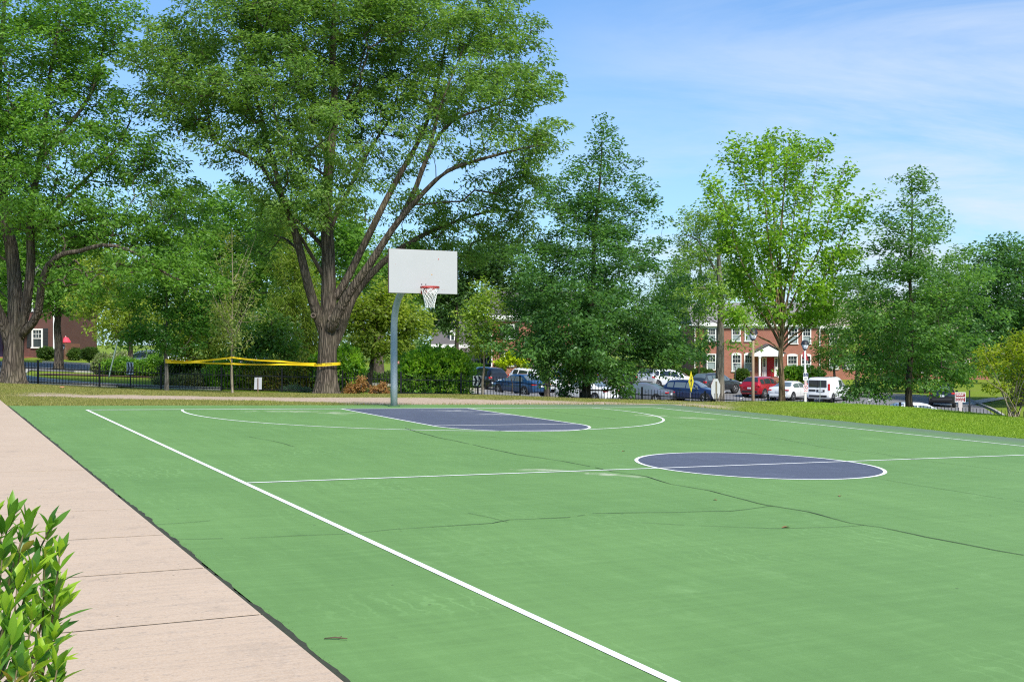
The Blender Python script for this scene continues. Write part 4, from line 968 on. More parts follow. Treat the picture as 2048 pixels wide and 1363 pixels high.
plant('yellow_shrub', 'open yellow green shrub with many thin stems on the right grass bank', 'shrub', base, lim, C, (22, .10, .055, .17, .12, .1, .7), bark_pale, lf_yshr, 121, bf=.3, tip=.004, parts=('stem', 'foliage'))

# --- foreground evergreen shrub at the lower left
rng = np.random.default_rng(130)
D0 = 3.35
base = Vector((-1.95, 3.35, 0)); base.z = G(base.x, base.y)
t = empty('evergreen_shrub', base, 0, 'glossy evergreen shrub with long pointed leaves in the near left corner', 'shrub')
LV = []; LF = []; nv = 0
stm = MB()
def big_leaf(p, d, up, L, W):
    """lance shaped leaf with a folded midrib, bent along its length"""
    global nv
    d = d / np.linalg.norm(d); s = np.cross(d, up); s /= np.linalg.norm(s) + 1e-6; n = np.cross(s, d)
    prof = [(0, .06), (.18, .55), (.42, 1.0), (.68, .82), (.88, .36), (1.0, .02)]
    bend = rng.uniform(-.12, .28); rows = []
    for f, w in prof:
        c = p + d * L * f - n * L * bend * f * f
        h = W * w * .5
        rows += [c - s * h + n * h * .38, c, c + s * h + n * h * .38]
    V = np.array(rows); fs = []
    for i in range(len(prof) - 1):
        a = nv + i * 3; fs += [(a, a + 1, a + 4, a + 3), (a + 1, a + 2, a + 5, a + 4)]
    LV.append(V); LF.extend(fs); nv += len(V)
def shoot(p0, p1, nwh, L):
    p0 = np.array(p0); p1 = np.array(p1); ax = p1 - p0
    mid = (p0 + p1) / 2 + rng.normal(0, .012, 3)
    stm.tube([Vector(p0 - np.array(base)), Vector(mid - np.array(base)), Vector(p1 - np.array(base))], [.0045, .0035, .0022], 5)
    al = ax / np.linalg.norm(ax)
    for i in range(nwh):
        f = i / max(1, nwh - 1); f = 1 - (1 - f) * .62
        q = p0 + ax * f; a0 = rng.uniform(0, 6.28)
        k = 7 if i == nwh - 1 else 3
        for j in range(k):
            a = a0 + j * 6.283 / k + rng.normal(0, .2)
            sdv = np.array([math.cos(a), math.sin(a), 0]); sdv -= al * sdv.dot(al)
            spread = (.42 if i == nwh - 1 else .9) * rng.uniform(.4, 1.5)
            d = al * 1.0 + sdv * spread
            big_leaf(q + sdv * .003, d, al + rng.normal(0, .15, 3), L * rng.uniform(.55, 1.15) * (.8 if i == nwh - 1 else 1), L * rng.uniform(.20, .27))
spec = [(25, 1010, 3.3), (60, 1020, 3.25), (105, 1030, 3.3), (125, 1085, 3.25), (128, 1190, 3.3), (95, 1110, 3.3), (50, 1060, 3.35), (10, 1040, 3.3), (10, 1090, 3.15), (70, 1120, 3.2), (40, 1150, 3.15), (110, 1160, 3.35),
        (20, 1200, 3.1), (70, 1210, 3.12), (115, 1250, 3.15), (30, 1260, 3.05), (120, 1345, 3.1), (80, 1290, 3.05), (-20, 1020, 3.3), (-30, 1100, 3.2), (-20, 1180, 3.1), (120, 1310, 3.05), (40, 1310, 3.0), (0, 1290, 3.0)]
for x, y, dd in spec:
    tip = px(x - 6, y + 28, dd); r0 = Vector((min(tip.x - rng.uniform(.02, .10), tip.x), tip.y + rng.uniform(-.05, .08), tip.z - rng.uniform(.22, .30)))
    shoot(r0, tip, 5, rng.uniform(.088, .115))
    stm.tube([r0 - base, r0.lerp(base, .35) + Vector((0, 0, .1)) - base, Vector((rng.normal(0, .1), rng.normal(0, .08), -.02))], [.005, .008, .014], 6)
for k in range(130):   # body of the shrub, most of it outside or below the frame
    a = rng.uniform(0, 6.28); r = rng.uniform(.2, 1) ** .5
    tip = Vector((base.x + math.cos(a) * r * .46 - .13, base.y - .05 + math.sin(a) * r * .5, base.z + rng.uniform(.35, .98) * (1 - .35 * r * r)))
    o = Vector((math.cos(a) * r * .06, math.sin(a) * r * .06, 0))
    shoot(tip - Vector((0, 0, rng.uniform(.16, .24))) - o, tip, 4, .108)
lm, nt, b_ = nmat('leaf_laurel')
geo = nt.nodes.new('ShaderNodeNewGeometry'); cr = nt.nodes.new('ShaderNodeValToRGB'); nt.links.new(geo.outputs['Random Per Island'], cr.inputs[0])
e = cr.color_ramp.elements; e[0].color = (.05, .15, .03, 1); e[1].color = (.27, .43, .025, 1); k = e.new(.45); k.color = (.14, .30, .025, 1); k = e.new(.96); k.color = (.34, .50, .03, 1); k = e.new(.985); k.color = (.30, .20, .05, 1)
nt.links.new(cr.outputs[0], b_.inputs['Base Color']); b_.inputs['Roughness'].default_value = .42; b_.inputs['Specular IOR Level'].default_value = .5
tr_ = nt.nodes.new('ShaderNodeBsdfTranslucent'); nt.links.new(mixc(nt, 1.0, cr.outputs[0], (1.5, 1.6, .6), 'MULTIPLY'), tr_.inputs[0]); mx = nt.nodes.new('ShaderNodeMixShader'); mx.inputs[0].default_value = .38
nt.links.new(b_.outputs[0], mx.inputs[1]); nt.links.new(tr_.outputs[0], mx.inputs[2]); nt.links.new(mx.outputs[0], nt.nodes['Material Output'].inputs[0])
new_obj('foliage', local(np_mesh('foliage', np.concatenate(LV), np.array(LF), True), base), t, lm)
stm.build('stem', M('stem_brown', (.10, .085, .03), .7), t)

# ------------------------------------------------------------------ grass
rng = np.random.default_rng(140)
def blades(X, Y, hmin, hmax, w):
    Z = GA(X, Y); N = len(X)
    h = rng.uniform(hmin, hmax, N); a = rng.uniform(0, 6.283, N); lean = rng.normal(0, .45, (N, 2)) * h[:, None]
    P = np.stack([X, Y, Z - .01], 1); s = np.stack([np.cos(a), np.sin(a), 0 * a], 1) * w
    T = P + np.stack([lean[:, 0], lean[:, 1], h], 1)
    return np.stack([P - s, P + s, T], 1).reshape(-1, 3), np.arange(N * 3).reshape(N, 3)
sets = []
def field(n, x0, x1, y0, y1, keep, hmin=.03, hmax=.075, w=.009):
    X = rng.uniform(x0, x1, n); Y = rng.uniform(y0, y1, n); k = keep(X, Y); sets.append(blades(X[k], Y[k], hmin, hmax, w))
def outside(X, Y):
    u, v = w2uv(X, Y)
    return ~((u > SW0) & (u < U1 + .02 + .25 * (fbm(X, Y, 1.2) - .5)) & (v > V0 - .02)) & ~((u > SW0) & (u < -9.2))
def view(X, Y): return np.abs(X / Y) < .50
field(330000, -22, 21, 24, 43.8, lambda X, Y: outside(X, Y) & view(X, Y) & (rng.uniform(0, 1, len(X)) > 1.15 * dirt_amount(X, Y)), .02, .055, .009)
field(150000, 7, 17, 14, 32, lambda X, Y: outside(X, Y) & view(X, Y) & (X > 6), .02, .05, .008)
def edge(X, Y):
    u, v = w2uv(X, Y); return outside(X, Y) & ((np.abs(u - U1 - .12) < .22) | (np.abs(v - V0 + .12) < .2)) & (rng.uniform(0, 1, len(X)) < .3 + .7 * fbm(X, Y, .8))
field(600000, -13, 17, 12, 34, edge, .04, .12, .008)
Vg = np.concatenate([s_[0] for s_ in sets]); off = np.cumsum([0] + [len(s_[0]) for s_ in sets[:-1]]); Fg = np.concatenate([s_[1] + o for s_, o in zip(sets, off)])
me = np_mesh('grass', Vg, Fg)
at = me.attributes.new('lush', 'FLOAT', 'POINT'); at.data.foreach_set('value', lush_amount(Vg[:, 0], Vg[:, 1]).astype(np.float32))
gm2, nt, b_ = nmat('grass_blade')
geo = nt.nodes.new('ShaderNodeNewGeometry'); al = nt.nodes.new('ShaderNodeAttribute'); al.attribute_name = 'lush'
r = geo.outputs['Random Per Island']
dry = mixc(nt, r, (.17, .20, .03), (.38, .33, .10)); lu = mixc(nt, r, (.14, .28, .012), (.34, .48, .03))
col = mixc(nt, al.outputs['Fac'], dry, lu)
nt.links.new(col, b_.inputs['Base Color']); b_.inputs['Roughness'].default_value = .6
tr_ = nt.nodes.new('ShaderNodeBsdfTranslucent'); nt.links.new(col, tr_.inputs[0]); mx = nt.nodes.new('ShaderNodeMixShader'); mx.inputs[0].default_value = .35
nt.links.new(b_.outputs[0], mx.inputs[1]); nt.links.new(tr_.outputs[0], mx.inputs[2]); nt.links.new(mx.outputs[0], nt.nodes['Material Output'].inputs[0])
new_obj('grass', me, None, gm2, 'stuff')
# weeds rooted in the gap along the walk
sets = []
vv = rng.uniform(-1.5, 24, 4200); keep = (vnoise(vv, vv * 0, .35) > .52); vv = vv[keep]; uu = -9.17 + rng.normal(0, .018, len(vv))
X = TX + uu * CY + vv * SY; Y = TY + uu * SY - vv * CY
Vw, Fw = blades(X, Y, .004, .016, .003); Vw[:, 2] += .033
new_obj('gap_weeds', np_mesh('gap_weeds', Vw, Fw), None, M('weed_green', (.05, .085, .02), .8), 'stuff')
# ------------------------------------------------------------------ roads across the fence
asph, nt, b = nmat('asphalt')
v = tex(nt); n1 = noise(nt, v, .25, 5, .6); n3 = noise(nt, v, 40, 3, .7)
col = mixc(nt, n1, (.150, .148, .150), (.235, .230, .228)); col = mixc(nt, rampf(nt, n3, .3, .7, 0, .3), col, (.09, .09, .09))
nt.links.new(col, b.inputs['Base Color']); b.inputs['Roughness'].default_value = .85; bump(nt, b, n3, .3, .01)
kerbm = M('kerb_concrete', (.42, .39, .34), .85, 0, .12, 3)
pathm = M('path_concrete', (.50, .42, .34), .85, 0, .12, 2)
def smooth_line(P, step):
    P = [np.array(p, float) for p in P]; out = []
    for i in range(len(P) - 1):
        p0, p1, p2, p3 = P[max(i - 1, 0)], P[i], P[i + 1], P[min(i + 2, len(P) - 1)]
        m = max(1, int(np.linalg.norm((p2 - p1)[:2]) / step))
        for j in range(m):
            t = j / m; out.append(.5 * ((2 * p1) + (p2 - p0) * t + (2 * p0 - 5 * p1 + 4 * p2 - p3) * t * t + (3 * p1 - p0 - 3 * p2 + p3) * t ** 3))
    out.append(P[-1]); return np.array(out)
def area(name, near, far, mat, dz, nacross=24, step=1.0):
    """draped sheet between two boundary lines given in plan"""
    a = smooth_line(near, step); c = smooth_line(far, step); n = max(len(a), len(c))
    def rs(q): t = np.linspace(0, len(q) - 1, n); i = np.clip(t.astype(int), 0, len(q) - 2); f = (t - i)[:, None]; return q[i] * (1 - f) + q[i + 1] * f
    a, c = rs(a), rs(c); T = np.linspace(0, 1, nacross + 1)
    XY = a[:, None, :] * (1 - T)[None, :, None] + c[:, None, :] * T[None, :, None]
    Z = GA(XY[..., 0], XY[..., 1]) + dz
    V = np.concatenate([XY, Z[..., None]], -1).reshape(-1, 3); ii = np.arange(n * (nacross + 1)).reshape(n, nacross + 1)
    fs = np.stack([ii[:-1, :-1], ii[1:, :-1], ii[1:, 1:], ii[:-1, 1:]], -1).reshape(-1, 4)
    o = new_obj(name, np_mesh(name, V, fs, True), None, mat, 'structure')
    me = o.data
    if me.polygons[0].normal.z < 0: me.flip_normals()
    return o
def kerb(pts, w=.16, h=.14, name='kerb', step=.8):
    q = smooth_line(pts, step); L = []; 
    bm = bmesh.new(); prev = None
    for i, p in enumerate(q):
        d = q[min(i + 1, len(q) - 1)] - q[max(i - 1, 0)]; d /= np.linalg.norm(d); nn = np.array([-d[1], d[0]]) * w / 2
        z = G(p[0], p[1]); a, c = p + nn, p - nn
        r = [bm.verts.new((a[0], a[1], z - .1)), bm.verts.new((a[0], a[1], z + h)), bm.verts.new((c[0], c[1], z + h)), bm.verts.new((c[0], c[1], z - .1))]
        if prev:
            for k in range(3): bm.faces.new((prev[k], r[k], r[k + 1], prev[k + 1]))
        prev = r
    bmesh.ops.recalc_face_normals(bm, faces=bm.faces); me = bpy.data.meshes.new(name); bm.to_mesh(me); bm.free()
    return new_obj(name, me, None, kerbm, 'structure')
NEAR = [(-1.6, 63), (-1.9, 58), (-1.6, 52), (-.4, 48.4), (4, 47.6), (10, 46.6), (18, 45.4), (22.5, 44.6)]
FAR = [(-3, 77), (-1, 90), (3, 96.5), (8, 98), (16, 98.2), (24, 98.5), (32, 97.5), (36, 92), (35.5, 84)]
area('road', NEAR, FAR, asph, .035, 40, 1.0)
LN = [(-70, 66), (-50, 68), (-34, 69), (-28, 69), (-20, 66.5), (-12, 64.2), (-6, 63.4), (-1.6, 63)]
LF_ = [(-70, 80), (-50, 80), (-34, 80.5), (-28, 80), (-20, 78), (-12, 76.5), (-6, 76.4), (-3, 77)]
area('road', LN, LF_, asph, .03, 12, 1.0)
area('drive', [(-30.5, 71), (-27.3, 62), (-24.2, 54.5), (-21.4, 50), (-18.6, 47.4), (-15.5, 45.9)], [(-36, 70), (-32.5, 60), (-27.5, 51.5), (-23.5, 47.6), (-19.4, 45.4), (-15.5, 45.4)], asph, .05, 8, .6)
kerb([(-30.3, 69.4), (-27.1, 62), (-24.0, 54.6), (-21.2, 50.1), (-18.4, 47.5), (-15.2, 46.0), (-12, 45.9)], .2, .12)
kerb([(-27.4, 51.3), (-23.4, 47.4), (-19.3, 45.25), (-16, 45.1)], .2, .12)
kerb([(-34, 80.7), (-28, 80.2), (-20, 78.2), (-12, 76.7), (-6, 76.6), (-3.2, 77.2), (-1.2, 90), (2.8, 96.8), (8, 98.2), (16, 98.4), (24, 98.7), (32, 97.7), (36.3, 92), (35.7, 84), (30, 66), (22.8, 44.6)])
kerb([(-27, 68.8), (-20, 66.3), (-12, 64.0), (-6, 63.2), (-1.75, 62.8), (-2.05, 58), (-1.75, 52), (-.5, 48.2), (4, 47.4), (10, 46.4), (18, 45.2), (22.7, 44.4)])
# grass island between the rows of parked cars
grass_sheet = gm
area('verge', [(2.4, 74.2), (5, 73.2), (9, 73.0), (11, 74.2)], [(2.4, 74.6), (5, 76.2), (9, 76.4), (11, 74.6)], grass_sheet, .16, 6, .6)
kerb([(2.3, 74.4), (5, 73.1), (9, 72.9), (11.1, 74.4), (9, 76.5), (5, 76.3), (2.3, 74.4)], .16, .15)
area('path', [(33.0, 84.6), (36, 86.4), (41, 89.6), (50, 96), (70, 108)], [(32.2, 86.0), (35.2, 87.8), (40.2, 91.0), (49.2, 97.6), (69, 110)], pathm, .05, 3, 1.0)
area('path', [(14, 106.2), (22, 106.4), (30, 106.2)], [(14, 107.4), (22, 107.6), (30, 107.4)], pathm, .05, 3, 1.0)
# painted bay lines
bm = bmesh.new()
for x0, y0 in [(12.5, 87.5), (15.2, 88), (18.0, 88), (20.8, 88), (24, 87.5), (27.5, 86), (13.5, 66), (16.5, 66), (19.5, 66)]:
    for i in range(5):
        P = [(x0 + i * .35 - .06, y0 + i * .8), (x0 + i * .35 + .06, y0 + i * .8), (x0 + i * .35 + .41, y0 + i * .8 + .8), (x0 + i * .35 + .29, y0 + i * .8 + .8)]
        bm.faces.new([bm.verts.new((a, c, G(a, c) + .05)) for a, c in P])
me = bpy.data.meshes.new('bay_lines'); bm.to_mesh(me); bm.free(); new_obj('bay_lines', me, None, white, 'structure')
mulch = M('mulch', (.11, .055, .035), .95, 0, .4, 8)
area('planting_bed', [(-25.5, 58.8), (-22, 59.4), (-18, 60), (-15.5, 61)], [(-26, 62.8), (-22, 63.4), (-18, 63.6), (-15, 63.2)], mulch, .05, 6, .6)

# ------------------------------------------------------------------ fence
iron = M('fence_black', (.010, .010, .012), .45, .2, .1, 10)
FP = [(-185, 44.6), (-50, 44.3), (76, 44.0), (199, 44.3), (322, 44.7), (443, 45), (564, 45.2), (685, 45.4), (802, 45.5), (922, 45.5), (1040, 45.2), (1160, 44.6), (1284, 43.6), (1410, 43.2), (1536, 42.6), (1667, 41.6), (1800, 40.6), (1939, 39.2), (2084, 37.9), (2230, 36.6)]
fp = [gp(x, d) for x, d in FP]
fence = empty('fence', fp[9], 0, 'low black metal picket fence running between the grass and the road', 'fence')
fo = fp[9]
for i, p in enumerate(fp):
    MB().box(p - fo + Vector((0, 0, .42)), (.062, .062, 1.0)).box(p - fo + Vector((0, 0, .935)), (.078, .078, .03)).build('post', iron, fence)
for a, c in zip(fp, fp[1:]):
    d = c - a; ang = math.atan2(d.y, d.x); L = Vector((d.x, d.y, 0)).length; mb = MB()
    pitch = -math.atan2(d.z, L)
    for z in (.64, .10):
        mb.box((a + c) / 2 - fo + Vector((0, 0, z)), (d.length - .06, .026, .034), rot=Matrix.Rotation(ang, 4, 'Z') @ Matrix.Rotation(pitch, 4, 'Y'))
    n = 20
    for k in range(1, n):
        p = a.lerp(c, k / n); mb.box(p - fo + Vector((0, 0, .46)), (.017, .017, .82), ang)
    mb.build('panel', iron, fence)

# ------------------------------------------------------------------ hoop
galv, nt, b = nmat('galvanized_steel')
v = tex(nt); vo = nt.nodes.new('ShaderNodeTexVoronoi'); vo.inputs['Scale'].default_value = 22; nt.links.new(v, vo.inputs['Vector']); n1 = noise(nt, v, 3, 4)
col = mixc(nt, rampf(nt, vo.outputs['Distance'], 0, .8), (.24, .29, .33), (.35, .40, .43)); col = mixc(nt, rampf(nt, n1, .4, .7, 0, .35), col, (.24, .28, .31))
nt.links.new(col, b.inputs['Base Color']); b.inputs['Metallic'].default_value = .35; b.inputs['Roughness'].default_value = .5
boardm, nt, b = nmat('backboard_white')
v = tex(nt); n1 = noise(nt, v, 1.6, 5); n2 = noise(nt, v, 9, 4, .7)
col = mixc(nt, n1, (.37, .37, .375), (.425, .425, .425)); col = mixc(nt, rampf(nt, n2, .62, .74, 0, .25), col, (.34, .27, .22))
nt.links.new(col, b.inputs['Base Color']); b.inputs['Roughness'].default_value = .6; b.inputs['Specular IOR Level'].default_value = .3
rust = M('rust_brown', (.14, .06, .04), .85, 0, .3, 14); rimm = M('rim_red', (.42, .035, .03), .5, .1, .25, 25); cord = M('net_cord', (.78, .77, .73), .85, 0, .1, 40); boltm = M('bolt_dark', (.03, .03, .03), .6)
hb = uv2w(.04, -.90, .01)
hoop = empty('basketball_hoop', hb, YAW, 'white rectangular backboard with a red rim and white net on a bent galvanized pole', 'basketball hoop')
# local axes of the hoop: x along the baseline, -y towards the court
fwd = lambda d, z, x=0.0: Vector((x, -d, z))
MB().tube([fwd(d, z) for d, z in [(0, -.2), (0, .6), (0, 1.5), (.0, 1.95), (.015, 2.2), (.06, 2.42), (.15, 2.62), (.32, 2.83), (.58, 3.0), (1.0, 3.13), (1.5, 3.2), (1.86, 3.22)]],
          [.092, .092, .091, .09, .089, .088, .087, .085, .083, .08, .077, .074], 20).build('pole', galv, hoop)
MB().lathe([(.16, -.02), (.16, .012), (.12, .022)], 20).build('base_collar', M('collar_green', (.05, .12, .05), .8), hoop)
BV = 1.03 + .90; BB = 2.885; BW, BH = 1.84, 1.075
bd = MB().box(fwd(BV, BB + BH / 2), (BW, .03, BH), bev=.006).build('backboard', boardm, hoop)
fr_ = MB()
for z in (BB + .02, BB + BH - .02): fr_.box(fwd(BV - .035, z), (BW + .012, .04, .05))
for x in (-BW / 2 + .02, BW / 2 - .02): fr_.box(fwd(BV - .035, BB + BH / 2, x), (.05, .04, BH - .10))
fr_.box(fwd(BV - .05, 3.2), (.5, .07, .35)).box(fwd(BV - .04, 3.2, -.55), (.5, .04, .06)).box(fwd(BV - .04, 3.2, .55), (.5, .04, .06))
fr_.build('back_frame', rust, hoop)
for x, z, c, r in [(.40, .86, (.45, .07, .05), .016), (.22, .47, (.50, .30, .12), .018), (.42, .30, (.40, .22, .2), .010), (-.75, .70, (.42, .30, .28), .010), (.06, .37, (.5, .42, .4), .008), (.50, .10, (.42, .30, .25), .010), (.56, .11, (.42, .30, .25), .008), (.30, .27, (.5, .4, .4), .008)]:
    MB().lathe([(r, 0), (r * .8, .002)], 8, Matrix.Translation(fwd(BV + .0155, BB + z, x)) @ Matrix.Rotation(rad(90), 4, 'X')).build('stain', M('stain_%d' % int(c[0] * 1000 + c[1] * 100), c, .9), bd)
RZ = 3.035; RR = .2285; RD = BV + .16 + RR
rim = MB(); rim.tube([fwd(RD + math.cos(t) * RR, RZ, math.sin(t) * RR) for t in [2 * math.pi * k / 36 for k in range(37)]], .011, 8)
rim.tube([fwd(RD + math.cos(t) * (RR + .004), RZ - .032, math.sin(t) * (RR + .004)) for t in [2 * math.pi * k / 36 for k in range(37)]], .008, 6)
for k in range(12):
    t = 2 * math.pi * (k + .5) / 12; rim.tube([fwd(RD + math.cos(t) * RR, RZ, math.sin(t) * RR), fwd(RD + math.cos(t) * RR, RZ - .045, math.sin(t) * RR)], .005, 5)
rim.box(fwd(BV + .10, RZ - .012, 0), (.14, .20, .02)); rim.box(fwd(BV + .022, RZ - .07, 0), (.16, .012, .20))
rim.tube([fwd(BV + .02, RZ - .15, -.07), fwd(RD - .08, RZ - .02, -.19)], .010, 6).tube([fwd(BV + .02, RZ - .15, .07), fwd(RD - .08, RZ - .02, .19)], .010, 6)
rim = rim.build('rim', rimm, hoop)
for x in (-.055, .055): MB().ball(fwd(BV + .018, RZ + .075, x), .016, 2, (1, .5, 1)).build('bolt', boltm, hoop)
net = MB(); NL = 12; rows = 7
def nrad(f): return RR * (1 - .56 * f ** .75 + .05 * f * f)
for k in range(NL):
    for s in (1, -1):
        pts = []
        for i in range(rows * 3 + 1):
            f = i / (rows * 3); t = 2 * math.pi * (k + s * f * rows * .5) / NL
            r = nrad(f) * (1 - .02 * math.sin(f * 25 + k)); pts.append(fwd(RD + math.cos(t) * r, RZ - .03 - .44 * f, math.sin(t) * r))
        net.tube(pts, .0055, 5)
for k in range(NL):
    t = 2 * math.pi * k / NL; r = nrad(1); q = fwd(RD + math.cos(t) * r, RZ - .47, math.sin(t) * r); net.tube([q, q + Vector((.004, 0, -.05))], .0075, 5)
net.build('net', cord, hoop)

# ------------------------------------------------------------------ small things on the court
twigm = M('twig_brown', (.10, .065, .04), .9); lfm = M('dry_leaf', (.20, .10, .04), .8)
def on_court(x, y, h=.0): u, v_ = px2uv(x, y); return uv2w(u, v_, .004 + h)
p = on_court(670, 1279); t = MB().tube([Vector((-.06, 0, .006)), Vector((0, .004, .010)), Vector((.07, -.004, .006))], [.003, .005, .003], 6).tube([Vector((.01, 0, .009)), Vector((.035, .02, .012))], .002, 5).build('twig', twigm); t.location = p; tag(t, 'short brown twig lying on the green court in the near left', 'twig')
def dry_leaf(x, y, s, rz, label):
    pts = [(-1, 0, .02), (-.5, .35, .18), (.1, .42, .25), (.6, .25, .12), (1, 0, .03), (.6, -.25, .15), (.1, -.4, .3), (-.5, -.33, .2)]
    mb = MB(); c = mb.bm.verts.new((0, 0, .04 * s)); vs = [mb.bm.verts.new(Vector(q) * s) for q in pts]
    for i in range(8): mb.bm.faces.new((c, vs[i], vs[(i + 1) % 8]))
    o = mb.build('dry_leaf', lfm); o.location = on_court(x, y); o.rotation_euler = (0, 0, rz); return tag(o, label, 'leaf')
dry_leaf(1572, 1055, .05, .4, 'brown curled leaf on the crack below the blue circle')
dry_leaf(1680, 992, .045, 1.2, 'dark dry leaf on the court just below the right end of the blue circle')
dry_leaf(1247, 902, .04, .8, 'tiny dry leaf on the court left of the blue circle')
dry_leaf(1430, 1000, .03, 2.2, 'tiny dry leaf beside the long crack below the half court line')
p = gp(124, 38.6); o = MB().ball(Vector((0, 0, .03)), .06, 2, (1.5, 1, .5)).build('clay_lump', M('clay', (.45, .20, .11), .9, 0, .2, 20)); o.location = p; tag(o, 'small lump of reddish clay on the grass near the left oak', 'clay')

# ------------------------------------------------------------------ caution tape
tapem = M('tape_yellow', (.80, .56, .015), .4, 0, .05, 4); inkm = M('tape_ink', (.02, .018, .01), .6)
def ribbon(mb, pts, w=.062, th=.004, twist=0.0):
    prev = None; n = len(pts)
    for i, p in enumerate(pts):
        d = (pts[min(i + 1, n - 1)] - pts[max(i - 1, 0)]).normalized(); side = d.cross(Vector((0, 0, 1))).normalized()
        a = twist * math.sin(math.pi * i / (n - 1)); upv = (Vector((0, 0, 1)) * math.cos(a) + side * math.sin(a)); nn = d.cross(upv).normalized()
        r = [mb.bm.verts.new(p + upv * w / 2 + nn * th / 2), mb.bm.verts.new(p + upv * w / 2 - nn * th / 2), mb.bm.verts.new(p - upv * w / 2 - nn * th / 2), mb.bm.verts.new(p - upv * w / 2 + nn * th / 2)]
        if prev:
            for k in range(4): mb.bm.faces.new((prev[k], r[k], r[(k + 1) % 4], prev[(k + 1) % 4]))
        prev = r
def sagline(a, c, n=16, s=.05): return [a.lerp(c, i / n) - Vector((0, 0, s * math.sin(math.pi * i / n))) for i in range(n + 1)]
DS, DP, DT = 42.45, 41.52, 42.8
s1, s2 = px(331, 719, DS), px(331, 724, DS); q1, q2 = px(465, 714.5, DP), px(465, 727, DP); t1, t2 = px(631, 727, DT + .1), px(631, 730, DT + .1)
origin = Vector((q2.x, q2.y, G(q2.x, q2.y)))
tape = empty('caution_tape', origin, 0, 'yellow caution tape strung from the small oak round the sapling to the big oak trunk', 'tape')
mb = MB()
for a, c, tw, sg in [(s1, px(392, 722, 42), .9, .03), (px(392, 722, 42), q1, .4, .01), (s2, px(392, 724, 42), .5, .02), (px(392, 724, 42), q2, .8, .02), (q1, px(560, 722, 42.2), .5, .03), (px(560, 722, 42.2), t1, .5, .02), (q2, px(560, 728, 42.2), 1.0, .03), (px(560, 728, 42.2), t2, .3, .0)]:
    ribbon(mb, [p - origin for p in sagline(a, c, 14, sg)], .062, .004, tw)
mb.build('strand', tapem, tape)
mb = MB(); cx_, cy_ = px(653, 728, 43.2).x, 43.2; zt = px(653, 728, DT).z
for zz in (zt + .01, zt - .035):
    ribbon(mb, [Vector((cx_ + math.cos(a) * .54, cy_ + math.sin(a) * .54, zz + .03 * math.cos(a))) - origin for a in [2 * math.pi * k / 40 for k in range(41)]])
mb.build('trunk_wrap', tapem, tape)
mb = MB()
for cx2, cy2, zz, r in ((px(333, 721, DS).x, 42.6, px(333, 721, DS).z, .12), (q1.x, 41.6, q1.z, .065), (q2.x, 41.6, q2.z, .065)):
    mb = MB(); ribbon(mb, [Vector((cx2 + math.cos(a) * r, cy2 + math.sin(a) * r, zz)) - origin for a in [2 * math.pi * k / 16 for k in range(17)]]); mb.build('knot', tapem, tape)
mb = MB()
ribbon(mb, [q1 - origin + Vector((-.04, -.02, .03)), q1 - origin + Vector((-.10, -.02, -.06)), q1 - origin + Vector((-.05, -.02, -.17)), q1 - origin + Vector((-.03, -.02, -.32))], .07)
mb.build('loose_end', tapem, tape)
tm = text_mesh('CAUTION', .062)
for a in (-1.95, -1.25):
    o = new_obj('lettering', tm, tape); 
    if not tm.materials: tm.materials.append(inkm)
    o.location = Vector((cx_ + math.cos(a) * .548, cy_ + math.sin(a) * .548, zt + .012)) - origin; o.rotation_euler = (rad(90), 0, a + rad(90))

# ------------------------------------------------------------------ signs and posts
signw = M('sign_white', (.78, .78, .76), .5, 0, .05, 8); black = M('sign_black', (.012, .012, .014), .5); signr = M('sign_red', (.50, .03, .035), .5); signy = M('sign_yellow', (.85, .72, .01), .45); steel = M('post_steel', (.30, .30, .29), .55, .4, .15, 8)
signblue = M('sign_blue', (.03, .05, .12), .5); greenp = M('post_green', (.035, .07, .05), .6); woodp = M('post_wood', (.30, .215, .135), .8, 0, .2, 5, .2); maroon = M('sign_maroon', (.22, .02, .025), .5)
def sign_base(name, label, x, D, rz, yb=None, cat='sign', group=None):
    p = gp(x, D); return empty(name, p, rz, label, cat, group), p
def chevrons(mb, w, h, n, y=-.012):
    for k in range(n):
        x0 = -w / 2 + w * (.10 + .46 * k); t = w * .22; a = w * .20
        mb.poly([(x0, y, h * .46), (x0 + t, y, h * .46), (x0 + t + a, y, 0), (x0 + t, y, -h * .46), (x0, y, -h * .46), (x0 + a, y, 0)], .004, (0, -1, 0))
t, p = sign_base('chevron_sign', 'white sign with two black chevrons just left of the small leafy oak', 260, 46.0, rad(-38))
zc = px(260, 736, 46).z - p.z
MB().box((0, 0, zc), (.46, .015, .50)).build('plate', signw, t); mb = MB(); chevrons(mb, .46, .50, 2)
o = mb.build('chevron', black, t); o.location = (0, 0, zc); MB().box((0, .02, (zc + .2) / 2 - .05), (.05, .03, zc + .3)).build('post', black, t)
t, p = sign_base('chevron_sign', 'white sign with two black chevrons behind the young yellow green tree', 955, 47.4, rad(-14))
zc = px(955, 761, 47.4).z - p.z
MB().box((0, 0, zc), (.42, .015, .42)).build('plate', signw, t); mb = MB(); chevrons(mb, .42, .42, 2)
o = mb.build('chevron', black, t); o.location = (0, 0, zc); MB().box((0, .02, (zc + .2) / 2 - .05), (.05, .03, zc + .3)).build('post', black, t)
# white box on a stake
t, p = sign_base('yard_sign', 'blank white folded sign on a thin wooden stake in front of the fence', 516, 43.6, rad(12))
zc = px(516, 766, 43.6).z - p.z
MB().poly([(-.15, .03, zc - .24), (.14, -.02, zc - .24), (.15, -.02, zc + .23), (-.13, .03, zc + .23)], .02, (0, -1, 0)).build('plate', M('board_grey_white', (.42, .43, .48), .6), t)
MB().box((.0, -.04, (zc + .22) / 2 - .05), (.035, .025, zc + .30)).build('stake', M('stake_brown', (.16, .09, .06), .8), t)
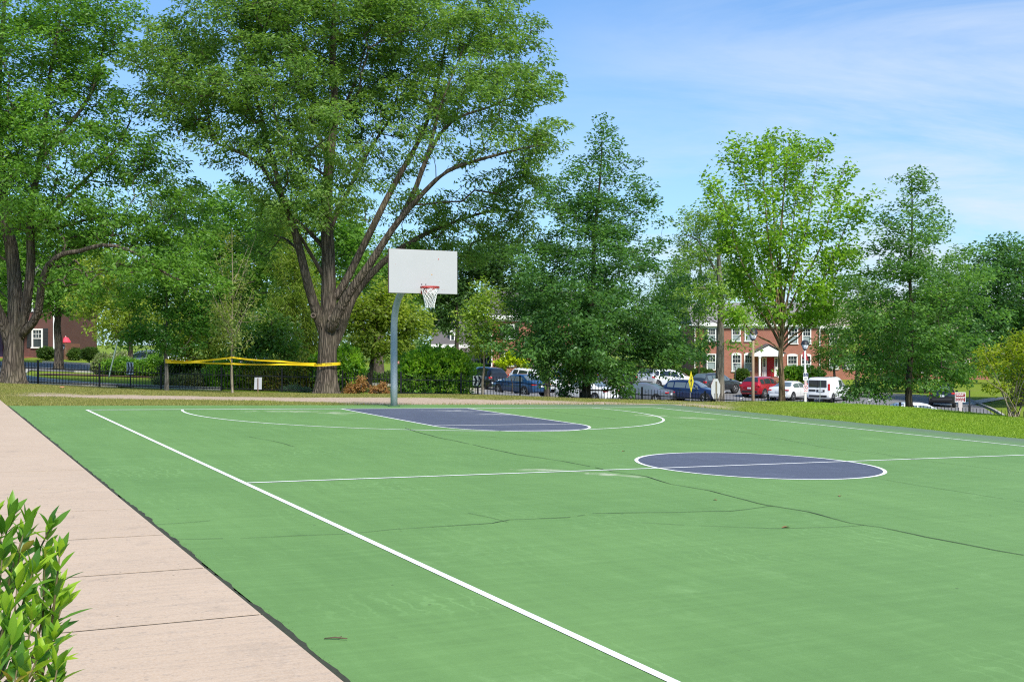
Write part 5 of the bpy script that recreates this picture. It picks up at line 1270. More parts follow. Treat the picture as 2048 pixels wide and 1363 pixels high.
# leaning green pole
a, c = gp(218, 58.5), px(236, 679, 59.5)
t = empty('leaning_pole', a, 0, 'thin green metal pole leaning to the right over the flower bed', 'pole')
MB().box(((c - a) / 2), (.07, .035, (c - a).length), rot=(c - a).to_track_quat('Z', 'X').to_matrix().to_4x4()).build('post', M('post_pale_green', (.16, .22, .17), .6), t)
tf = MB()
for q in (-.03, .03): tf.box(((c - a) / 2) + Vector((q, -.03, 0)), (.008, .03, (c - a).length * .98), rot=(c - a).to_track_quat('Z', 'X').to_matrix().to_4x4())
tf.build('flange', greenp, t)
# yellow diamond seen nearly edge on
def diamond(r): return [(0, 0, r), (r, 0, 0), (0, 0, -r), (-r, 0, 0)]
t, p = sign_base('warning_sign', 'yellow diamond sign seen almost edge on left of the old grey trunk', 1381.5, 52, rad(67))
zc = px(1381.5, 763, 52).z - p.z
MB().poly([(x, -.01, z + zc) for x, _, z in diamond(.50)], .012, (0, -1, 0)).build('plate', signy, t)
mb = MB()   # walking figure on its face
mb.lathe([(.055, 0), (.055, .004)], 12, Matrix.Translation((.0, -.0235, zc + .22)) @ Matrix.Rotation(rad(90), 4, 'X'))
for P in ([(-.06, .14), (.06, .14), (.05, -.04), (-.05, -.04)], [(-.05, -.04), (.02, -.04), (-.10, -.28), (-.17, -.28)], [(-.01, -.04), (.05, -.04), (.17, -.28), (.10, -.28)], [(.06, .13), (.06, .06), (.18, -.03), (.20, .02)], [(-.06, .13), (-.06, .06), (-.18, -.02), (-.19, .04)]):
    mb.poly([(x, -.0235, z + zc) for x, z in P], .003, (0, -1, 0))
mb.build('symbol', black, t)
MB().box((0, .02, (zc + .45) / 2 - .1), (.05, .03, zc + .55)).build('post', steel, t)
# back of an octagonal stop sign, turned away
t, p = sign_base('stop_sign', 'grey back of an octagonal sign turned away from the court beside the old trunk', 1432, 49.5, rad(55))
zc = px(1436, 778, 49.5).z - p.z
oc = [(.50 * math.cos(rad(22.5 + 45 * k)), .50 * math.sin(rad(22.5 + 45 * k))) for k in range(8)]
MB().poly([(x, .02, z + zc) for x, z in oc], .01, (0, -1, 0)).build('plate', M('sign_back_grey', (.52, .54, .52), .6, .1, .1, 5), t)
MB().poly([(x * .98, .0345, z + zc) for x, z in oc], .002, (0, -1, 0)).build('face', signr, t)
MB().box((0, -.02, (zc + .4) / 2 - .1), (.07, .045, zc + .5)).build('post', M('post_olive', (.20, .18, .12), .7), t)
# no parking sign under a blue accessible-parking plate
D = 52; t, p = sign_base('parking_sign', 'no parking sign with a blue plate above it on a white post beside the elm', 1611, D, rad(8))
sc = D / F0; z0 = p.z
Z = lambda y: px(1611, y, D).z - z0
MB().box((0, .03, (Z(745)) / 2), (.11, .07, Z(745) + .3)).build('post', M('post_white', (.62, .60, .55), .7, 0, .1, 4), t)
pl1 = MB().box((0, -.015, Z(752.5)), (.235, .01, .33)).build('plate', signw, t)
MB().box((0, -.022, Z(749.3)), (.215, .004, .16)).build('panel', signblue, pl1)
mb = MB(); zc = Z(749.3); y_ = -.0265
mb.lathe([(.014, 0), (.014, .003)], 10, Matrix.Translation((-.008, y_, zc + .055)) @ Matrix.Rotation(rad(90), 4, 'X'))
mb.tube([Vector((-.006, y_, zc + .035)), Vector((-.002, y_, zc - .008)), Vector((.032, y_, zc - .012)), Vector((.048, y_, zc - .05))], .007, 6)
mb.tube([Vector((-.006 + .042 * math.cos(a), y_, zc - .022 + .042 * math.sin(a))) for a in [rad(130) + rad(240) * k / 14 for k in range(15)]], .006, 6)
mb.build('symbol', signw, pl1)
mb = MB()
for k in range(2): mb.box((0, -.0215, Z(755.3) - k * .045), (.15, .003, .016))
mb.build('text_line', black, pl1)
pl2 = MB().box((0, -.018, Z(766)), (.11, .01, .22)).build('plate', M('sign_pinkish', (.60, .42, .40), .6), t)
zc = Z(774.6)
pl3 = MB().box((0, -.02, Z(777)), (.235, .01, .34)).build('plate', signw, t)
mb = MB(); mb.tube([Vector((.093 * math.cos(a), -.03, zc + .093 * math.sin(a))) for a in [2 * math.pi * k / 28 for k in range(29)]], .011, 6)
mb.tube([Vector((-.066, -.031, zc + .066)), Vector((.066, -.031, zc - .066))], .009, 6); mb.box((0, -.028, Z(781.3)), (.13, .004, .018)); mb.poly([(.065, -.028, Z(781.3) + .022), (.095, -.028, Z(781.3)), (.065, -.028, Z(781.3) - .022)], .004, (0, -1, 0)).poly([(-.065, -.028, Z(781.3) + .022), (-.095, -.028, Z(781.3)), (-.065, -.028, Z(781.3) - .022)], .004, (0, -1, 0))
mb.build('symbol', signr, pl3)
o = new_obj('lettering', text_mesh('P', .15), pl3, black); o.location = (0, -.026, zc); o.rotation_euler = (rad(90), 0, 0)
t, p = sign_base('sign_post', 'thin grey green post with a sideways sign in front of the white van', 1640, 54, rad(70))
hz = px(1640, 764, 54).z - p.z
MB().box((0, 0, hz / 2 - .1), (.05, .035, hz + .2)).build('post', M('post_sage', (.26, .30, .26), .6), t)
MB().box((0, -.03, hz - .06), (.20, .012, .26)).build('plate', M('sign_back_green', (.10, .15, .12), .6), t)
# red and white notice on a wide pale post
D = 56; t, p = sign_base('notice_sign', 'maroon and white notice on a short pale post near the right edge', 1920.5, D, 0)
z0 = p.z; Z = lambda y: px(1920, y, D).z - z0
MB().box((0, .03, Z(803) / 2 - .1), (.20, .10, Z(803) + .2)).build('post', M('post_pale_pink', (.50, .44, .41), .8), t)
pl = MB().box((0, 0, Z(794)), (.54, .02, .50), bev=.006).build('plate', signw, t)
mb = MB(); mb.box((0, -.013, Z(794) + .12), (.49, .006, .20)); mb.box((0, -.013, Z(794) - .11), (.49, .006, .21)); mb.build('panel', maroon, pl)
rnd = random.Random(4)
for k in range(6):
    zz = Z(794) + .185 - k * .075; x = -.2; mb = MB()
    if k == 2: continue
    while x < .16:
        w = rnd.uniform(.05, .12); mb.box((x + w / 2, -.018, zz), (w, .004, .032 if k < 2 else .024)); x += w + .022
    mb.build('text_line', signw, pl)
t, p = sign_base('sign_post', 'thin black post just right of the maroon notice', 1939, 62, 0); hz = px(1939, 781, 62).z - p.z
MB().box((0, 0, hz / 2 - .1), (.055, .055, hz + .2)).box((0, 0, hz + .02), (.075, .075, .03)).build('post', black, t)

# street lanterns
glassm = M('lantern_glass', (.62, .66, .70), .25, 0, .05, 4); lampbl = M('lantern_black', (.018, .020, .024), .5)
def lantern(name, label, x, D, ytop, w, pm, pr, head_h, group, square=True):
    t, p = sign_base(name, label, x, D, rad(10), cat='street lamp', group=group); ht = px(x, ytop, D).z - p.z; n = 4 if square else 12; zb = ht - head_h
    MB().tube([Vector((0, 0, -.2)), Vector((0, 0, zb * .5)), Vector((0, 0, zb))], [pr * 1.12, pr, pr * .9], 10).build('pole', pm, t)
    R4 = Matrix.Rotation(rad(45), 4, 'Z') if square else Matrix.Identity(4)
    MB().lathe([(w * .34, zb), (w * .36, zb + head_h * .05), (w * .62, zb + head_h * .52)], n, R4).build('lantern_glass', glassm, t)
    mb = MB().lathe([(w * .74, zb + head_h * .52), (w * .72, zb + head_h * .58), (w * .56, zb + head_h * .9), (w * .2, zb + head_h), (w * .04, zb + head_h * 1.03)], n, R4)
    for k in range(4):
        a = rad(45 + 90 * k) + (rad(45) if square else 0); mb.tube([Vector((math.cos(a) * w * .36, math.sin(a) * w * .36, zb)), Vector((math.cos(a) * w * .64, math.sin(a) * w * .64, zb + head_h * .54))], .012, 5)
    mb.lathe([(w * .20, zb - .08), (w * .38, zb + .0)], 10); mb.build('lantern_cap', lampbl, t); return t
lantern('street_lamp', 'wooden pole lamp with a black capped square lantern in front of the red door house', 1506, 62, 657, .40, woodp, .085, .58, 'street lamps')
lantern('street_lamp', 'white pole lamp with a pale lantern right of the elm', 1610, 78, 680, .42, M('pole_white', (.66, .65, .60), .6), .075, .62, 'street lamps')
lantern('yard_lamp', 'small black yard lamp post beneath the first arched window', 1470.5, 108, 726, .20, lampbl, .045, .36, None)
lantern('yard_lamp', 'dark yard lamp post by the brown tree near the red umbrella', 126, 80, 688, .22, lampbl, .05, .36, None)

# ------------------------------------------------------------------ cars
tyrem = M('tyre_black', (.012, .012, .013), .85); rimA = M('wheel_alloy', (.42, .43, .45), .35, .6, .06, 8); glassc = M('car_glass', (.022, .028, .032), .06, 0, .1, 3, 0, .5, .8); glassl = M('car_glass_pale', (.10, .13, .14), .06, 0, .1, 3, 0, .5, .9)
redl = M('tail_red', (.55, .015, .02), .2, 0, .05, 8, 0, .8); headl = M('head_lamp', (.70, .72, .74), .12, .1, .05, 8, 0, .8); plast = M('trim_black', (.015, .015, .017), .6); platem = M('plate_white', (.66, .68, .70), .5); chrome = M('chrome', (.62, .63, .65), .18, .9, .03, 8)
ST = {'sedan': dict(L=4.8, W=1.84, H=1.45, wb=(.18, .80), wr=.335, st=[(0, .42, .74, .78, .74, .66), (.012, .30, .88, .96, .90, .78), (.05, .24, .95, 1.04, .97, .82), (.15, .21, .96, 1.07, 1, .80), (.22, .20, .96, 1.22, 1, .72), (.31, .20, .95, 1.40, 1, .66), (.40, .20, .94, 1.45, 1, .65), (.50, .20, .93, 1.45, 1, .65), (.58, .20, .92, 1.40, 1, .66), (.66, .20, .91, 1.22, 1, .71), (.74, .20, .90, 1.0, 1, .80), (.86, .20, .82, .92, .99, .78), (.95, .22, .70, .82, .94, .72), (.988, .26, .60, .70, .86, .66), (1, .36, .52, .58, .74, .58)], rg=(3, 5), ws=(8, 10)),
      'suv': dict(L=4.55, W=1.85, H=1.68, wb=(.19, .80), wr=.365, st=[(0, .50, .86, .92, .80, .72), (.012, .36, 1.02, 1.08, .92, .80), (.035, .30, 1.07, 1.24, .97, .76), (.085, .26, 1.08, 1.55, .99, .68), (.13, .25, 1.07, 1.64, 1, .67), (.28, .25, 1.05, 1.68, 1, .67), (.45, .25, 1.03, 1.67, 1, .67), (.55, .25, 1.01, 1.61, 1, .67), (.64, .25, 1.0, 1.40, 1, .71), (.73, .25, .99, 1.11, 1, .80), (.86, .25, .92, 1.03, .99, .80), (.95, .27, .82, .93, .94, .74), (.988, .32, .70, .80, .87, .68), (1, .42, .60, .66, .76, .60)], rg=(2, 4), ws=(7, 9)),
      'van': dict(L=4.7, W=1.83, H=1.85, wb=(.17, .82), wr=.33, st=[(0, .46, 1.0, 1.70, .93, .84), (.010, .34, 1.04, 1.79, .97, .85), (.03, .27, 1.06, 1.83, .99, .84), (.08, .25, 1.07, 1.85, 1, .83), (.30, .24, 1.07, 1.87, 1, .82), (.55, .24, 1.06, 1.85, 1, .80), (.64, .24, 1.05, 1.80, 1, .78), (.72, .24, 1.04, 1.60, 1, .77), (.80, .24, 1.03, 1.30, 1, .80), (.85, .24, 1.01, 1.12, 1, .82), (.93, .25, .92, 1.0, .97, .78), (.98, .30, .78, .86, .90, .70), (1, .40, .62, .68, .78, .62)], rg=None, ws=(6, 9))}
def make_car(name, label, style, loc, yaw, color, glass=None, rails=False, plate=True, group='parked cars', box=False):
    q = ST[style]; L, W = q['L'], q['W'] / 2; st = q['st']; g_ = glass or glassc
    t = empty(name, loc, yaw, label, 'van' if style == 'van' else 'car', group)
    # stand on the slope
    fw = Vector((math.cos(yaw), math.sin(yaw))); sd = Vector((-math.sin(yaw), math.cos(yaw)))
    X = lambda f: (f - .5) * L
    def ring(s):
        f, zl, zb, zt, wb, wt = s; w = wb * W; tw = wt * W; x = X(f)
        return [Vector((x, 0, zl)), Vector((x, w * .86, zl)), Vector((x, w * .97, zl + .10)), Vector((x, w, zl + (zb - zl) * .45)), Vector((x, w * .985, zb - .05)), Vector((x, w * .955, zb)), Vector((x, tw + (w * .955 - tw) * .12, zb + (zt - zb) * .82)), Vector((x, tw * .86, zt - .012)), Vector((x, tw * .45, zt)), Vector((x, 0, zt + .008))]
    bm = bmesh.new(); R_ = [ring(s) for s in st]; rows = []
    for r in R_:
        half = [bm.verts.new(p) for p in r]; oth = [bm.verts.new(Vector((p.x, -p.y, p.z))) for p in r[1:-1]]
        rows.append(half + oth[::-1])
    n = len(rows[0])
    for a, c in zip(rows, rows[1:]):
        for k in range(n):
            f = bm.faces.new((a[k], a[(k + 1) % n], c[(k + 1) % n], c[k])); f.smooth = True
    bm.faces.new(rows[0][::-1]); bm.faces.new(rows[-1])
    bmesh.ops.recalc_face_normals(bm, faces=bm.faces)
    me = bpy.data.meshes.new('body'); bm.to_mesh(me); bm.free(); me.set_sharp_from_angle(angle=rad(38)); body = new_obj('body', me, t, color)
    def at(f):
        for a, c in zip(st, st[1:]):
            if a[0] <= f <= c[0]:
                u = (f - a[0]) / (c[0] - a[0]); return ring([a[i] + (c[i] - a[i]) * u for i in range(6)])
    # side windows
    def sidewin(f0, f1, lo=.10, hi=.90):
        for s in (1, -1):
            mb = MB(); cols_ = []
            for k in range(7):
                f = f0 + (f1 - f0) * k / 6; r = at(f); b0, t0 = r[5], r[6]
                if r[9].z - r[5].z < .16: continue
                a = b0.lerp(t0, lo); c = b0.lerp(t0, hi); o = Vector((0, .010, .004))
                cols_.append([mb.bm.verts.new(Vector((p.x, (p.y + o.y) * s, p.z))) for p in (a, c)])
            for c0, c1 in zip(cols_, cols_[1:]): mb.bm.faces.new((c0[0], c1[0], c1[1], c0[1]))
            mb.build('side_window', g_, t)
    if style == 'sedan': sidewin(.245, .43); sidewin(.445, .675)
    elif style == 'suv': sidewin(.10, .215); sidewin(.235, .435); sidewin(.45, .70)
    else: sidewin(.49, .635, .08, .84); sidewin(.655, .80, .08, .86)
    def screen(i0, i1, nm):
        r0, r1 = R_[i0], R_[i1]; mb = MB(); rows2 = []
        for u in (.10, .5, .92):
            rr2 = []
            for k, kk in ((6, 1), (7, 1), (8, 1), (9, 1), (8, -1), (7, -1), (6, -1)):
                seq = [R_[j][k] for j in range(i0, i1 + 1)] ; z = u * (len(seq) - 1); i = min(int(z), len(seq) - 2); p = seq[i].lerp(seq[i + 1], z - i)
                sgn = 1 if nm == 'windscreen' else -1
                rr2.append(mb.bm.verts.new(Vector((p.x + .012 * sgn, p.y * kk * .94, p.z + .010))))
            rows2.append(rr2)
        for a, c in zip(rows2, rows2[1:]):
            for k in range(6): f = mb.bm.faces.new((a[k], a[k + 1], c[k + 1], c[k])); f.smooth = True
        mb.build(nm, g_, t)
    screen(q['ws'][0], q['ws'][1], 'windscreen')
    if q['rg']: screen(q['rg'][0], q['rg'][1], 'rear_window')
    xr = X(0)
    if style == 'van':
        mb = MB()
        mb.box((xr - .012, .0, 1.40), (.03, 1.36, .52), bev=.01); mb.build('rear_window', g_, t)
        MB().box((xr - .032, 0, 1.38), (.012, .03, .56)).build('door_seam', plast, t)
        mb = MB().box((xr - .014, -.22, .88), (.03, .62, .16)).box((xr - .014, .42, .90), (.03, .50, .12)); mb.build('rear_trim', plast, t)
        MB().box((0.30, -.93, .70), (1.6, .03, .06)).box((.30, .93, .70), (1.6, .03, .06)).build('side_moulding', plast, t)
    # wheels
    for f in q['wb']:
        for s in (1, -1):
            c = Vector((X(f), s * (W - .10), q['wr']))
            MB().lathe([(q['wr'] + .055, -.14), (q['wr'] + .055, .108)], 24, Matrix.Translation(c) @ Matrix.Rotation(rad(-90 * s), 4, 'X')).build('wheel_arch', plast, t)
            T = Matrix.Translation(c + Vector((0, s * .02, 0))) @ Matrix.Rotation(rad(-90 * s), 4, 'X')
            wr = q['wr']; wh = MB().lathe([(wr * .6, -.10), (wr * .94, -.10), (wr, -.07), (wr, .07), (wr * .94, .096), (wr * .70, .098), (wr * .68, .06)], 26, T).build('wheel', tyrem, t)
            mb = MB(); mb.lathe([(wr * .69, .03), (wr * .70, .085), (wr * .66, .10), (wr * .62, .06)], 22, T); mb.lathe([(wr * .16, .03), (wr * .16, .095)], 12, T)
            for k in range(5):
                a = 2 * math.pi * k / 5; pm_ = T @ Vector((math.cos(a) * wr * .40, math.sin(a) * wr * .40, .078))
                mb.box(pm_, (wr * .52, wr * .15, .025), rot=Matrix.Translation(Vector()) @ T.to_3x3().to_4x4() @ Matrix.Rotation(a, 4, 'Z'))
            mb.build('rim', rimA, wh)
    # lamps, bumpers, plates, mirrors
    zb0 = st[2][2]
    for s in (1, -1):
        if style == 'van': MB().box((xr + .035, s * W * .925, 1.16), (.11, .15, .50), bev=.02).build('tail_light', redl, t)
        elif style == 'suv': MB().box((xr + .085, s * W * .84, .99), (.16, .26, .15), bev=.02).build('tail_light', redl, t)
        else: MB().box((xr + .075, s * W * .76, .84), (.17, .40, .10), bev=.02).build('tail_light', redl, t)
        MB().box((X(1) - .13, s * W * .73, st[-3][2] - .02), (.24, .36, .11), rz=-s * .35, bev=.03).build('headlight', headl, t)
        mx_ = X(.655 if style != 'van' else .74); zb = 1.0 if style == 'sedan' else 1.12
        MB().ball(Vector((mx_, s * (W + .07), zb)), .12, 2, (.55, .85, .62)).build('mirror', color if style == 'sedan' else plast, t)
        for f in ((.35, .53) if style != 'van' else (.50, .66)):
            r = at(f); MB().box((X(f), s * (r[4].y + .008), r[4].z - .06), (.20, .03, .028)).build('door_handle', plast if style != 'sedan' else color, t)
        mb = MB()
        for f in ((.44, .67) if style != 'van' else (.48, .645, .82)):
            r = at(f); mb.tube([Vector((X(f), s * (r[2].y + .003), r[2].z + .05)), Vector((X(f), s * (r[3].y + .003), r[3].z)), Vector((X(f), s * (r[4].y + .003), r[4].z))], .006, 4)
        mb.build('door_seam', plast, t)
    MB().box((xr + .04, 0, st[0][1] + .02), (.12, W * 1.5, .16), bev=.03).build('rear_bumper', plast if style != 'sedan' else color, t)
    mb = MB().box((X(1) - .03, 0, .50 if style == 'sedan' else .60), (.06, W * 1.05, .16), bev=.02); mb.build('grille', plast, t)
    if plate: MB().box((xr - .016 + (.0 if style != 'sedan' else .012), -.22 if style == 'van' else 0, .88 if style == 'van' else (.72 if style == 'sedan' else .80)), (.04, .31, .13)).build('licence_plate', platem, t)
    if rails:
        mb = MB()
        for s in (1, -1): mb.tube([Vector((X(.16), s * W * .60, 1.70)), Vector((X(.3), s * W * .60, 1.735)), Vector((X(.5), s * W * .60, 1.72))], .018, 6)
        mb.build('roof_rail', plast, t)
    if box:
        MB().ball(Vector((X(.33), 0, 1.88)), .5, 2, (1.6, .75, .36)).build('roof_box', plast, t)
    return t
def park(name, label, style, x, D, yaw, color, glass=None, **k):
    p = gp(x, D); ya = rad(yaw); e = .9
    fx, fy = math.cos(ya), math.sin(ya)
    p.z += .04
    t = make_car(name, label, style, p, ya, color, glass, **k)
    sl = (G(p.x + fx, p.y + fy) - G(p.x - fx, p.y - fy)) / 2
    t.rotation_euler = (0, -math.atan(sl), ya)
    return t
P_ = paint
blk = P_('paint_black', (.014, .015, .017)); navy = P_('paint_navy', (.010, .022, .075)); blu = P_('paint_blue', (.014, .062, .16)); wht = P_('paint_white', (.74, .75, .75), .0); slv = P_('paint_silver', (.48, .50, .51), .5); gry = P_('paint_grey', (.20, .22, .25), .5); dgr = P_('paint_dark_grey', (.045, .055, .062)); redp = P_('paint_red', (.42, .012, .022), .3)
park('parked_car', 'black hatchback behind the right chevron sign', 'suv', 968, 86, 122, blk)
park('parked_car', 'blue sedan with its tail to the right behind the fence left of the pin oak', 'sedan', 1041, 79, 128, blu, glassl)
park('parked_car', 'white car with a black roof box nosing out from behind the blue sedan', 'suv', 1070, 90, -42, wht, glassc, rails=True, box=True)
park('parked_car', 'dark blue car far back on the left of the pin oak', 'sedan', 1116, 98, 70, navy)
park('parked_car', 'white sedan half hidden behind the pin oak trunk', 'sedan', 1172, 81, 137, wht, glassl)
park('parked_car', 'grey sedan with red tail lights just right of the pin oak trunk', 'sedan', 1284, 86.5, 150, gry, glassl)
park('parked_car', 'dark car seen through the lower leaves of the pin oak', 'suv', 1232, 99, 20, dgr)
park('parked_car', 'silver car showing its tail behind the grey sedan', 'suv', 1303, 99, 68, slv)
park('parked_car', 'white car behind the navy one with its bonnet to the right', 'suv', 1350, 98, -18, wht, glassc)
park('parked_car', 'navy car facing right behind the yellow diamond sign', 'suv', 1386, 86, -33, navy, glassl)
park('parked_car', 'dark grey car with an upright red tail light behind the old trunk', 'suv', 1432, 92, 38, dgr, glassl)
park('parked_car', 'bright red car between the wooden lamp pole and the elm trunk', 'suv', 1527, 90.5, 48, redp)
park('parked_car', 'white sedan between the elm trunk and the white van', 'sedan', 1583, 87.5, 50, wht, glassl)
park('parked_van', 'white panel van with dark rear windows right of the parking sign', 'van', 1657, 85, 55, wht)
park('parked_car', 'black car with red tail lights behind the maroon notice', 'suv', 1885, 84, 68, blk, glassl, rails=True)
park('parked_car', 'white car of which only the roof shows above the grass bank', 'sedan', 1830, 60.5, 12, wht, glassl)
park('parked_car', 'white car parked behind the bushes near the left chevron sign', 'sedan', 300, 71, 160, wht, glassl)
park('parked_car', 'silver car glimpsed under the low trees behind the sapling', 'sedan', 487, 72.5, 170, slv, glassl)
# ------------------------------------------------------------------ houses
brickA = brick_mat('brick_red', (.34, .105, .060), (.27, .075, .045), (.38, .27, .21)); brickB = brick_mat('brick_shaded', (.12, .036, .026), (.09, .028, .021), (.13, .095, .08))  # brickB: shade over the left house put into its brick colour
trim = M('trim_white', (.74, .74, .71), .6, 0, .04, 3); paneM = M('window_glass', (.035, .045, .05), .08, 0, .2, 1.2); curtain = M('window_blind', (.24, .29, .29), .5, 0, .2, 2); shut = M('shutter_black', (.018, .020, .022), .6)
roofG = M('roof_shingle', (.20, .19, .185), .9, 0, .22, 7); roofD = M('roof_slate', (.11, .10, .10), .9, 0, .25, 7); roofP = M('roof_pinkish', (.34, .27, .25), .9, 0, .2, 6); doorR = M('door_red', (.38, .012, .018), .45, 0, .06, 3); copper = M('bay_roof', (.30, .25, .22), .7, 0, .15, 5); siding = M('siding_tan', (.26, .20, .155), .75, 0, .1, 6); ironr = M('rail_iron', (.02, .02, .02), .6)
def window(par, x, z, w, h, y=0.0, grid=(3, 4), arch=False, shutters=False, blind=True):
    """x centre, z bottom; stands in the wall plane y, front faces -y"""
    fw = .11; mb = MB()
    mb.box((x - w / 2 + fw / 2, y - .03, z + h / 2), (fw, .12, h)); mb.box((x + w / 2 - fw / 2, y - .03, z + h / 2), (fw, .12, h))
    mb.box((x, y - .032, z + h - fw / 2), (w - 2 * fw, .114, fw)); mb.box((x, y - .045, z + .045), (w + .10, .17, .09)); mb.box((x, y - .028, z + h * .5), (w - 2 * fw, .09, .06))
    iw, ih = w - 2 * fw, h - fw - .09
    for k in range(1, grid[0]): mb.box((x - iw / 2 + iw * k / grid[0], y - .010, z + h * .75), (.025, .05, h * .5 - fw))
    for k in range(1, grid[1] // 2): mb.box((x, y - .012, z + h * .53 + (h * .47 - fw) * k / (grid[1] // 2)), (iw, .046, .025))
    if arch:
        pts = [(x - w / 2, y + .03, z + h)] + [(x + w / 2 * math.cos(a), y + .03, z + h + .16 * math.sin(a)) for a in [math.pi - math.pi * k / 10 for k in range(11)]][1:-1] + [(x + w / 2, y + .03, z + h)]
        mb.poly(pts[::-1], .12, (0, -1, 0))
    fr2 = mb.build('window', trim, par)
    MB().box((x, y + .005, z + h * .75), (iw, .02, h * .5 - fw + .03)).build('pane', paneM, fr2)
    MB().box((x, y + .004, z + h * .28), (iw, .02, h * .44 - .03)).build('pane', curtain if blind else paneM, fr2)
    if shutters:
        for s in (1, -1):
            m2 = MB().box((x + s * (w / 2 + .21), y - .02, z + h / 2 + .03), (.38, .05, h))
            for k in range(12): m2.box((x + s * (w / 2 + .21), y - .05, z + .15 + (h - .25) * k / 11), (.30, .012, .04))
            m2.build('shutter', shut, par)
def house_shell(name, label, px0, yb, D, width, depth, height, yaw, brick, roofm, rise=2.2, hip=False, over=.35, group=None):
    p = px(px0, yb, D); t = empty(name, p, yaw, label, 'house', group)
    MB().box((width / 2, depth / 2, height / 2 - .6), (width, depth, height + 1.2)).build('wall', brick, t)
    mb = MB(); a = -over; W2 = width + over; d0 = -over; d1 = depth + over; z = height + .19; hx = min(width * .3, 3.0) if hip else 0
    v_ = [mb.bm.verts.new(q) for q in [(a, d0, z), (W2, d0, z), (W2, d1, z), (a, d1, z), (a + hx + (over if not hip else 0) * 0, (d0 + d1) / 2, z + rise), (W2 - hx, (d0 + d1) / 2, z + rise)]]
    for f in ((0, 1, 5, 4), (2, 3, 4, 5), (1, 2, 5), (3, 0, 4), (0, 3, 2, 1)): mb.bm.faces.new([v_[i] for i in f])
    rf = mb.build('roof', roofm, t)
    mb = MB().box((width / 2, -over / 2 - .02, height + .02), (width + 2 * over, over + .10, .34)); mb.box((width / 2, -.06, height - .24), (width, .10, .22)); mb.build('cornice', trim, t)
    return t, rf
def chimney(rf, x, y, z, brick): MB().box((x, y, z), (.9, .7, 2.4)).box((x, y, z + 1.24), (1.04, .84, .12)).build('chimney', brick, rf)
# the house with the red door
D = 118; s = F0 / D; yb = 757
h1, rf = house_shell('brick_house', 'red brick house with a red front door under a white pedimented porch', 1389, yb, D, 13.3, 9, 5.72, 0, brickA, roofG, 2.3)
hx_ = lambda x: (x - 1389) / s; hz_ = lambda y: (yb - y) / s
for x0, x1, y0, y1, ar, sh in [(1463, 1482.6, 708, 743, True, False), (1488, 1505, 708, 743, True, False), (1574, 1595, 710, 744, True, False), (1601.5, 1622, 710, 745, True, False), (1413, 1432, 707, 740, False, True),
        (1489, 1506.5, 655, 683, False, False), (1576, 1596, 655, 688, False, False), (1604, 1622, 655, 688, False, False), (1463, 1481, 655, 683, False, False), (1415, 1432, 655, 683, False, True)]:
    window(h1, hx_((x0 + x1) / 2), hz_(y1), (x1 - x0) / s, (y1 - y0) / s, 0, (3, 4), ar, sh)
MB().box((hx_(1541), -.02, hz_(752) + .98), (.74, .08, 1.96)).build('door', doorR, h1)
d_ = [o for o in h1.children if o.name.startswith('door')][0]
mb = MB()
for zz, hh in ((.48, .5), (1.12, .5), (1.66, .3)):
    for q in (-.17, .17): mb.box((hx_(1541) + q, -.066, hz_(752) + zz), (.24, .016, hh))
mb.build('door_panel', doorR, d_)
MB().ball(Vector((hx_(1541) + .29, -.09, hz_(752) + .95)), .035, 1).build('door_knob', chrome, d_)
for xx in (1528.5, 1552.5):
    f_ = MB().box((hx_(xx), -.02, hz_(752) + .98), (.46, .10, 2.02)).build('sidelight', trim, h1)
    mb = MB()
    for k in range(4): mb.box((hx_(xx), -.072, hz_(752) + 1.12 + k * .22), (.22, .012, .19))
    mb.build('pane', paneM, f_)
mb = MB(); xc = hx_(1530); pw = 3.15; z0 = hz_(712); prj = 1.75
mb.box((xc, -prj / 2 - .04, z0 + .13), (pw, prj, .26)); mb.poly([(xc - pw / 2 - .1, -prj - .02, z0 + .262), (xc + pw / 2 + .1, -prj - .02, z0 + .262), (xc, -prj - .02, z0 + 1.12)], prj - .06, (0, 1, 0))
porch = mb.build('porch', trim, h1)
mb = MB()
for sgn in (1, -1):
    a = Vector((xc + sgn * (pw / 2 + .22), 0, z0 + .26)); c = Vector((xc, 0, z0 + 1.24)); nrm = Vector((0, 0, .09))
    q = [Vector((a.x, -prj - .12, a.z)), Vector((c.x, -prj - .12, c.z)), Vector((c.x, -.08, c.z)), Vector((a.x, -.08, a.z))]
    mb.poly(q, .08, (0, 0, 1))
mb.build('porch_roof', roofD, porch)
for xx in (1512.5, 1550.5):
    c = Vector((hx_(xx), -prj + .12, 0)); MB().box((c.x, c.y, z0 / 2), (.20, .20, z0 - .02)).box((c.x, c.y, .18), (.28, .28, .2)).box((c.x, c.y, z0 - .08), (.28, .28, .14)).build('column', trim, porch)
MB().box((xc, -prj / 2 - .2, .0), (pw + .3, prj + .3, .34)).box((xc + .1, -prj - .5, -.12), (1.6, .5, .3)).build('step', brickA, porch)
mb = MB()
for xx in (1517, 1536): mb.tube([Vector((hx_(xx), -prj - .5, .75)), Vector((hx_(xx), -prj + .2, 1.1))], .02, 5).tube([Vector((hx_(xx), -prj - .5, 0)), Vector((hx_(xx), -prj - .5, .75))], .02, 5).tube([Vector((hx_(xx), -prj + .2, 0)), Vector((hx_(xx), -prj + .2, 1.1))], .02, 5)
mb.build('handrail', ironr, porch)
for xx in (.03, hx_(1639)): MB().box((xx, -.08, 2.8), (.10, .12, 5.4)).build('downspout', trim, h1)
chimney(rf, 10.2, 4.8, 8.2, brickA)
